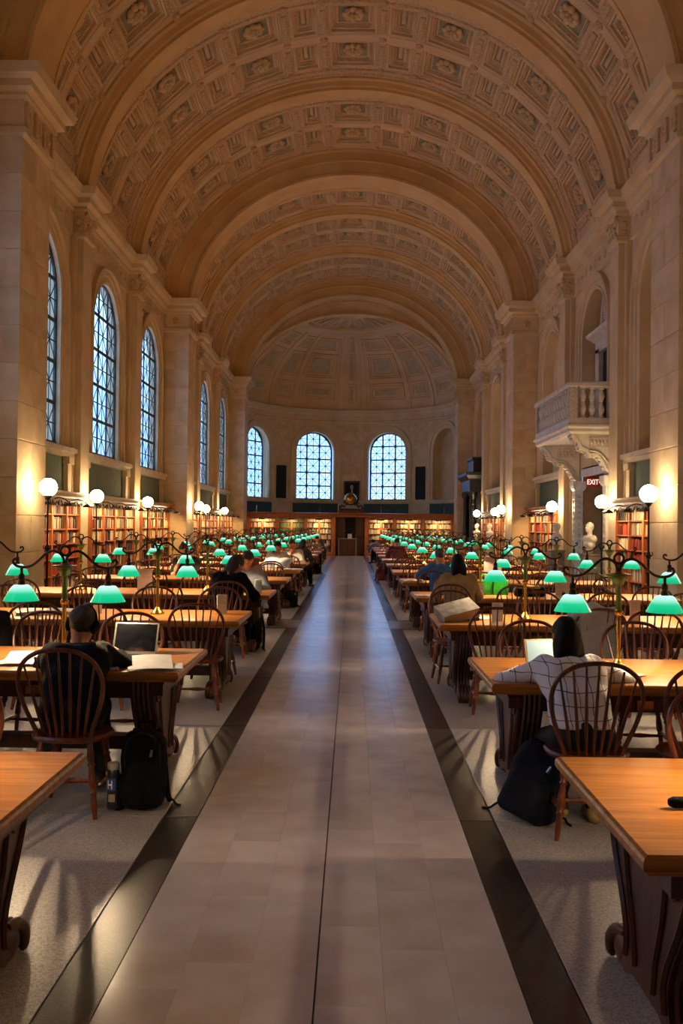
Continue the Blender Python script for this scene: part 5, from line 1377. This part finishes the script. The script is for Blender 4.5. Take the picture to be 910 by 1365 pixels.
def open_book(loc, rz, label, w=.24, h=.32, t=.03, cover=None, cat='book', page=None):
    r = empty('open_book', loc, rz, label, cat)
    b = MB(); b.rect(-w-.01, w+.01, -h/2-.008, h/2+.008, [(0, 0), (0, .005)]); b.build('cover', cover or m_felt, r)
    for e in (-1, 1):
        def f(u, v, e=e): x = e*w*u; z = .005+t*(math.sin(min(1, u*3.2)*PI/2)*(1-.55*u)); return (x, -h/2+h*v, z)
        b = MB(); b.grid(f, 10, 1)
        b.grid(lambda u, v: (f(u, 0)[0], -h/2, .005+(f(u, 0)[2]-.005)*v), 10, 1); b.grid(lambda u, v: (f(u, 0)[0], h/2, .005+(f(u, 0)[2]-.005)*v), 10, 1); b.grid(lambda u, v: (e*w, -h/2+h*u, .005+(f(1, 0)[2]-.005)*v), 1, 1)
        pg = b.build('page_block', page or m_paper, r, smooth=True)
        q = MB()
        for k in range(11): q.grid(lambda u, v, k=k: (e*(w*.14+w*.74*u), h*.38-k*h*.075-.006*v, f(.14+.74*u, 0)[2]+.0012), 8, 1)
        q.build('printed_lines', m_felt, pg)
    return r
def paper_sheets(loc, rz, label, n=3, w=.216, d=.28, spread=.02, m=None, lift=False):
    r = empty('paper_stack', loc, rz, label, 'papers')
    rng = random.Random(len(label)*7+n)
    for k in range(n):
        b = MB(); slab_(b, (rng.uniform(-spread, spread), rng.uniform(-spread, spread)), w, d, k*.004, .0028, rng.uniform(-.12, .12)); b.build('sheet', m or m_paper, r)
    if lift:
        b = MB(); b.grid(lambda u, v: (-w*.6+w*1.3*u, -d*.35+d*.75*v, .014+.045*u*u+.006*math.sin(v*3)), 8, 3); b.build('curled_sheet', m_paper, r, smooth=True)
    return r
def sign_holder(loc, rz, label, w=.11, h=.2, m=None, lines=6, icon=False):
    r = empty('table_sign', loc, rz, label, 'sign')
    b = MB(); b.rect(-w/2-.004, w/2+.004, -.04, .04, [(0, 0), (0, .004)]); b.box(-w/2-.004, w/2+.004, .003, .005, .004, h+.004); b.build('holder', m_acrylic, r)
    b = MB(); b.box(-w/2, w/2, -.002, .002, .005, h); b.build('card', m or m_paper, r)
    q = MB()
    for k in range(lines): q.box(-w*.38, w*(.38 if k % 3 else .2), -.0035, -.002, h*.92-k*h*.07-.004, h*.92-k*h*.07)
    q.build('printed_lines', m_felt, r)
    if icon:
        q = MB(); q.box(-.022, .022, -.0045, -.002, h*.12, h*.12+.04); q.tube([(.014*math.cos(a), -.003, h*.12+.042+.018*math.sin(a)) for a in np.linspace(0, PI, 9)], .004, 5); q.build('padlock_icon', m_ink, r)
    return r
RT = lambda k, dy=0.0: ROWY[1][k]+dy
LT = lambda k, dy=0.0: ROWY[-1][k]+dy
Z = TZ+.001
laptop((-1.42, LT(1, .06), Z), R(-6), 'open silver laptop with dark screen facing the hooded person', m_metal, m_screen, 108)
m_scr2 = mat('bright_screen', '#8fb0c0', .3, emit='#9cc0d4', estr=.22)
m_gold = mat('pale_gold', '#cfb38c', .35, .6, col2='#bda078', scale=7)
lp = laptop((1.42, RT(1, -.10), Z), R(10), 'pale gold laptop with lit screen in front of the check-shirted person', m_gold, m_scr2, 108, .28, .19)
paper_sheets((-1.15, LT(1, -.40), Z), R(104), 'loose white papers fanned out beside the dark-screened laptop', 3, .25, .34, lift=True)
paper_sheets((-2.05, LT(1, -.28), Z), R(94), 'white papers at left picture edge beside the hooded person', 3, lift=True)
open_book((-1.52, LT(1, -.44), Z), R(8), 'open notebook under the arm of the hooded person', .15, .21, .012)
paper_sheets((1.80, RT(1, -.16), Z), R(120), 'white papers with pen marks to the right of the check-shirted person', 2, lift=True)
r = empty('pen_case', (1.185, RT(0, -.12), Z), R(4), 'black pen case lying on the nearest right table', 'case')
b = MB(); b.tube([(0, 0, .02), (.015, 0, .02), (.16, 0, .02), (.175, 0, .02)], [.012, .019, .019, .012], 10); b.build('barrel', m_blkfab, r, smooth=True)
b = MB(); b.tube([(.13, -.002, .021), (.15, -.002, .021)], .0198, 10); b.build('clip_band', m_metal, r, smooth=True)
# large book propped open at the corner of the third right table
r = empty('large_book', (1.17, RT(2, -.18), Z), R(16), 'large grey book leaning tilted on another at the aisle corner of the third right table', 'book')
M0 = Matrix.Translation((0, 0, .055)) @ Matrix.Rotation(R(-13), 4, 'Y') @ Matrix.Rotation(R(20), 4, 'X')
b = MB(); b.M = M0; b.rect(-.19, .19, -.13, .13, [(0, -.006), (0, .0)]); b.rect(-.19, .19, -.13, .13, [(0, .085), (0, .091)]); b.rect(-.195, -.185, -.13, .13, [(0, -.006), (0, .091)]); b.build('cover', m_felt, r)
b = MB(); b.M = M0; b.rect(-.184, .182, -.122, .125, [(0, .0), (0, .085)]); b.build('page_block', mat('page_edges', '#b9a78c', .8, col2='#a08d70', scale=60, stretch=(1, 1, 40)), r)
b = MB(); b.rect(-.13, .16, -.10, .13, [(0, 0), (0, .045)]); o = b.build('closed_book', m_bk1['drk']); o.location = (1.21, RT(2, -.11), Z); o.rotation_euler = (0, 0, R(10)); tag(o, 'dark closed book lying under the tilted grey book', 'book')
r = open_book((1.42, RT(2, .02), Z), R(55), 'gilt-edged book standing open behind the tilted grey book', .13, .2, .03, m_tanc)
r = open_book((1.12, RT(3, -.30), Z), R(8), 'open white book on the aisle end of the fourth right table', .15, .24, .02)
sign_holder((1.55, RT(2, -.28), Z), R(4), 'small white card sign standing by the second chair of the third right table', .11, .19, mat('bright_card', '#f2f3fa', .6, col2='#e6e8f2', scale=5))
sign_holder((2.95, RT(2, -.10), Z), R(-4), 'narrow cream card sign on the third right table beyond the brass lamp', .10, .22, m_cardp)
sign_holder((2.92, RT(3, -.38), Z), R(2), 'pinkish sheet sign with a black padlock symbol on the fourth right table', .22, .29, m_cardp, 7, True)
sign_holder((1.83, RT(3, -.30), Z), R(2), 'white sheet sign beside the tan-coated person', .10, .18)
sign_holder((2.55, RT(4, .1), Z), R(-3), 'pale brown notice board standing on the fifth right table', .30, .42, m_cardp, 6)
sign_holder((-1.22, LT(2, .12), Z), R(40), 'clear sign holder near the aisle end of the third left table', .12, .20)
sign_holder((-2.48, LT(2, .02), Z), R(3), 'small white sign beside the green lamp on the third left table', .09, .16)
sign_holder((-2.75, LT(3, .1), Z), R(3), 'tall pinkish sign on the fourth left table toward the wall', .20, .30, m_cardp)
sign_holder((-2.05, LT(5, 0), Z), R(2), 'white sign standing on the sixth left table', .2, .26)
sign_holder((-1.95, LT(4, .1), Z), R(2), 'cream sign standing on the fifth left table', .2, .26, m_cardp)
open_book((-3.0, LT(2, -.05), Z), R(22), 'grey newspaper spread open on the third left table', .28, .38, .05, m_grey, 'newspaper', m_felt)
open_book((-1.12, LT(3, .72), .86), R(20), 'large newspaper held open over the aisle end of fourth left table', .01, .01, .001) if False else None
# green carrier bags, black bag, bottle
m_green = mat('green_plastic', '#159a2c', .45, col2='#0f7d22', scale=8, bump=.3)
for x, lab in ((1.98, 'bright green carrier bag on the fourth right table, left of the lamp column'), (2.20, 'bright green carrier bag on the fourth right table, right of the lamp column')):
    r = empty('carrier_bag', (x-.04, RT(3, .10), Z), R(5), lab, 'bag', 'green carrier bags')
    b = MB(); b.loft([[(-.10*q, -.045*q, z), (.10*q, -.045*q, z), (.10*q, .045*q, z), (-.10*q, .045*q, z)] for q, z in ((1, 0), (1.03, .07), (.97, .14), (1.0, .19))]); b.build('bag_body', m_green, r)
    for e in (-1, 1):
        b = MB(); b.tube(catmull([(-.05, e*.04, .185), (-.045, e*.035, .25), (0, e*.03, .275), (.045, e*.035, .25), (.05, e*.04, .185)], 4), .006, 6); b.build('handle', m_green, r, smooth=True)
def soft(name, f, lo, hi, h, m): return bpy.data.objects.new(name, net_mesh(name, [(*surfnet(f, lo, hi, h), 0)], m))
r = empty('shoulder_bag', (2.52, RT(3, -.10), Z), R(-6), 'black shoulder bag with a tan flap lying on the fourth right table', 'bag')
link(soft('bag_body', folds(rbox((0, 0, .065), (.21, .13, .065), .05), .006), (-.26, -.19, -.02), (.26, .19, .18), .014, m_blkfab), r)
link(soft('flap', folds(rbox((-.02, -.02, .125), (.16, .11, .02), .018), .005), (-.24, -.19, .07), (.24, .19, .2), .012, m_tanc), r)
r = empty('water_bottle', (-1.16, LT(3, -.08), Z), 0, 'pale blue water jar on the fourth left table', 'bottle')
b = MB(); b.lathe([(.05, 0), (.055, .01), (.055, .13), (.05, .15)], 14); b.build('jar', mat('pale_blue_glass', '#a9cbd6', .15, col2='#93bac8', scale=5), r, smooth=True)
b = MB(); b.lathe([(.045, .15), (.048, .155), (.048, .175), (.04, .18)], 14); b.build('lid', m_paper, r, smooth=True)
laptop((-1.98, LT(5, .12), Z), PI, 'brown-lidded laptop seen from behind on the sixth left table', mat('brown_lid', '#5a2f1c', .5, col2='#4a2615', scale=6), m_screen, 105, .34, .23)
def spread_paper(loc, rz, tilt, w, d, label):
    r = empty('newspaper', loc, rz, label, 'newspaper')
    M = Matrix.Rotation(R(tilt), 4, 'X')
    for e in (-1, 1):
        b = MB(); b.M = M; b.grid(lambda u, v: (e*w*u, -d/2+d*v, .02+.03*math.sin(u*PI)+.006*math.sin(v*4)), 8, 3); b.grid(lambda u, v: (e*w*u, -d/2+d*v, .017+.03*math.sin(u*PI)+.006*math.sin(v*4)), 8, 3); p_ = b.build('page', m_paper, r, smooth=True)
        q = MB(); q.M = M
        for k in range(8): q.grid(lambda u, v: (e*w*(.1+.8*u), d*.40-k*d*.1-.02*v, .0225+.03*math.sin((.1+.8*u)*PI)+.006*math.sin((.9-k*.1)*4)), 6, 1)
        q.build('print_columns', m_felt, p_)
    return r
spread_paper((-1.42, LT(5, -.28), Z+.12), R(-14), 24, .30, .42, 'newspaper held open before the white T-shirt reader')
open_book((-1.10, LT(5, -.1), Z), R(6), 'open white book at the aisle end of the sixth left table', .2, .3, .02)
open_book((1.15, RT(4, -.25), Z), R(12), 'open book and notes at the aisle end of the fifth right table', .16, .22, .02, m_blkfab)
link(soft('dark_pouch', folds(rbox((0, 0, .05), (.12, .08, .05), .04), .006), (-.17, -.13, -.02), (.17, .13, .14), .014, m_blkfab)).location = (1.42, RT(4, .05), Z)
tag(bpy.data.objects['dark_pouch'], 'dark pouch beside the open notes on the fifth right table', 'pouch')
for s, k, x in ((1, 6, 1.3), (1, 7, 1.2), (1, 9, 1.25), (1, 10, 1.2), (-1, 7, 1.25), (-1, 8, 1.2), (-1, 9, 1.15), (-1, 11, 1.2)):
    paper_sheets((s*x, ROWY[s][k]-.15, Z), R(10*k % 40), 'white sheets near the aisle end of the %s %s table' % (ORD[k], SIDE[s]), 2, .26, .32)

# ---------------- backpacks
def backpack(loc, rz, label, m, lean_, w=.30, h=.47, d=.20, bottle=False, puff=1.0, tilt=0):
    r = empty('backpack', loc, rz, label, 'backpack')
    M = Matrix.Rotation(R(tilt), 4, 'Y') @ Matrix.Rotation(R(lean_), 4, 'X')
    def at(p): return tuple(M @ Vector(p))
    body = U([rbox(at((0, 0, h*.46)), (w/2, d/2, h*.46), .09, M), rbox(at((0, -d*.42*puff, h*.28)), (w*.40, d*.24, h*.25), .05, M), rbox(at((0, -d*.30, h*.66)), (w*.42, d*.22, h*.18), .06, M)], .035)
    body = sub(folds(body, .005, (34, 30, 26)), plane((0, 0, 1), .004), 0)
    body = folds(body, .0)
    link(soft('bag_body', body, (-w*1.0, -d*1.3-.12, -.01), (w*1.1, d*1.2+.12, h*1.1), .011, m), r)
    for e in (-1, 1):
        b = MB(); b.tube(catmull([at((e*.07, d*.46, h*.90)), at((e*.09, d*.60, h*.75)), at((e*.11, d*.66, h*.45)), at((e*.13, d*.52, h*.15)), at((e*.15, d*.40, h*.05))], 4), .017, 6); b.build('shoulder_strap', m_blkfab, r, smooth=True)
        b = MB(); b.tube(catmull([at((e*w*.45, d*.3, .06)), (e*w*.62, d*.35, .03), (e*w*.70, d*.3, .008), (e*w*.80, d*.15, .008)], 4), .007, 5); b.build('loose_strap', m_blkfab, r, smooth=True)
    b = MB(); b.tube(catmull([at((-.045, d*.2, h*.93)), at((-.035, d*.2, h*1.0)), at((.035, d*.2, h*1.0)), at((.045, d*.2, h*.93))], 4), .009, 6); b.build('carry_loop', m_blkfab, r, smooth=True)
    b = MB(); b.tube(catmull([at((-w*.38, -d*.44, h*.52)), at((-w*.33, -d*.46, h*.80)), at((0, -d*.36, h*.90)), at((w*.33, -d*.46, h*.80)), at((w*.38, -d*.44, h*.52))], 6), .005, 5); b.build('zip', m_iron, r, smooth=True)
    b = MB(); b.tube([at((w*.22, -d*.62, h*.72)), at((w*.20, -d*.66, h*.64))], .008, 5); b.build('zip_pull', m_metal, r, smooth=True)
    if bottle:
        p = (-w*.55, -.03, 0)
        link(soft('side_pocket', U([cap((p[0]+.01, p[1], .05), (p[0]+.01, p[1], .16), .052)], 0), (p[0]-.09, p[1]-.09, -.01), (p[0]+.1, p[1]+.09, .24), .012, m), r)
        b = MB(); b.lathe([(.034, .02), (.037, .04), (.037, .23), (.03, .25)], 12, (p[0]-.018, p[1]-.03, 0)); bo_ = b.build('bottle', mat('bottle_dark', '#23262f', .3, col2='#1b1d25', scale=6), r, smooth=True)
        b = MB(); b.lathe([(.033, .25), (.035, .255), (.035, .285), (.028, .29)], 12, (p[0]-.018, p[1]-.03, 0)); b.build('bottle_cap', m_felt, bo_, smooth=True)
        b = MB(); b.grid(lambda u, v: (p[0]-.018+.0385*math.cos(R(200+100*u)), p[1]-.03+.0385*math.sin(R(200+100*u)), .13+.07*v), 8, 1); b.build('blue_sticker', mat('sticker_blue', '#2b4f9c', .5, col2='#264690', scale=5), bo_)
        b = MB()
        for q in ((228, 236, .14, .19), (262, 270, .14, .19), (228, 270, .16, .17)): b.grid(lambda u, v: (p[0]-.018+.0395*math.cos(R(q[0]+(q[1]-q[0])*u)), p[1]-.03+.0395*math.sin(R(q[0]+(q[1]-q[0])*u)), q[2]+(q[3]-q[2])*v), 4, 1)
        b.build('sticker_letter', m_paper, bo_)
        b = MB(); b.grid(lambda u, v: (p[0]-.018+.0385*math.cos(R(235+60*u)), p[1]-.03+.0385*math.sin(R(235+60*u)), .065+.045*v), 6, 1); b.build('yellow_sticker', mat('sticker_yellow', '#b99a35', .5, col2='#8a8a7c', scale=25), bo_)
    return r
backpack((-1.11, 5.60, 0), R(4), 'black backpack with a bottle in its side pocket, beside the hooded person', m_blkfab, -4, .27, .50, .19, True)
backpack((1.13, 5.50, 0), R(-35), 'navy backpack slumped on the floor beside the check-shirted person', m_navy, -16, .35, .49, .21, False, 1.25, 17)
backpack((-1.22, LT(3, -.25), 0), R(-30), 'black bag on the floor under aisle end of the fourth left table', m_blkfab, -6, .26, .50, .17)
backpack((1.02, RT(8, -.35), 0), R(20), 'dark red bag on the floor at the aisle end of the ninth right table', m_maroon, -8, .28, .40, .18)
for k, (s, t, x) in enumerate(((-1, 5, 1.1), (-1, 9, 1.05))):
    backpack((s*x, ROWY[s][t]-.3, 0), R(15), 'dark bag on the floor beside the %s left table' % ORD[t], m_blkfab, -8, .26, .4, .17)
# ---------------- coats and bags on chairs
def on_chair(key, name, f, lo, hi, h, m, label, cat):
    c = CHAIRS[key]; o = soft(name, f, lo, hi, h, m); link(o); o.location = c.location; o.rotation_euler = c.rotation_euler; tag(o, label, cat); return o
m_pale = cl('pale_grey_cloth', '#c4c0c2', '#b3afb2')
coat = U([rbox((0, -.245, .80), (.25, .045, .19), .045, Matrix.Rotation(R(13.5), 4, 'X')), rbox((0, -.235, .62), (.21, .05, .18), .045, Matrix.Rotation(R(10), 4, 'X')), cap((-.2, -.25, .88), (-.25, -.24, .5), .055, .045), cap((.2, -.25, .88), (.25, -.24, .5), .055, .045)], .05)
on_chair((-1, 1, 'far', 2), 'draped_coat', folds(coat, .008, (26, 20, 14)), (-.4, -.42, .3), (.4, -.05, 1.1), .014, m_blkfab, 'black coat hung over the back of a far-side chair at the left picture edge', 'coat')
on_chair((1, 2, 'near', 1), 'grey_jacket', folds(U([rbox((0, -.18, .72), (.22, .05, .27), .05, Matrix.Rotation(R(12), 4, 'X')), cap((-.24, -.2, .9), (-.05, -.22, .97), .06)], .05), .008, (26, 20, 14)), (-.42, -.40, .3), (.4, .0, 1.12), .014, m_pale, 'pale grey jacket bundled against the chair at the third right table', 'jacket')
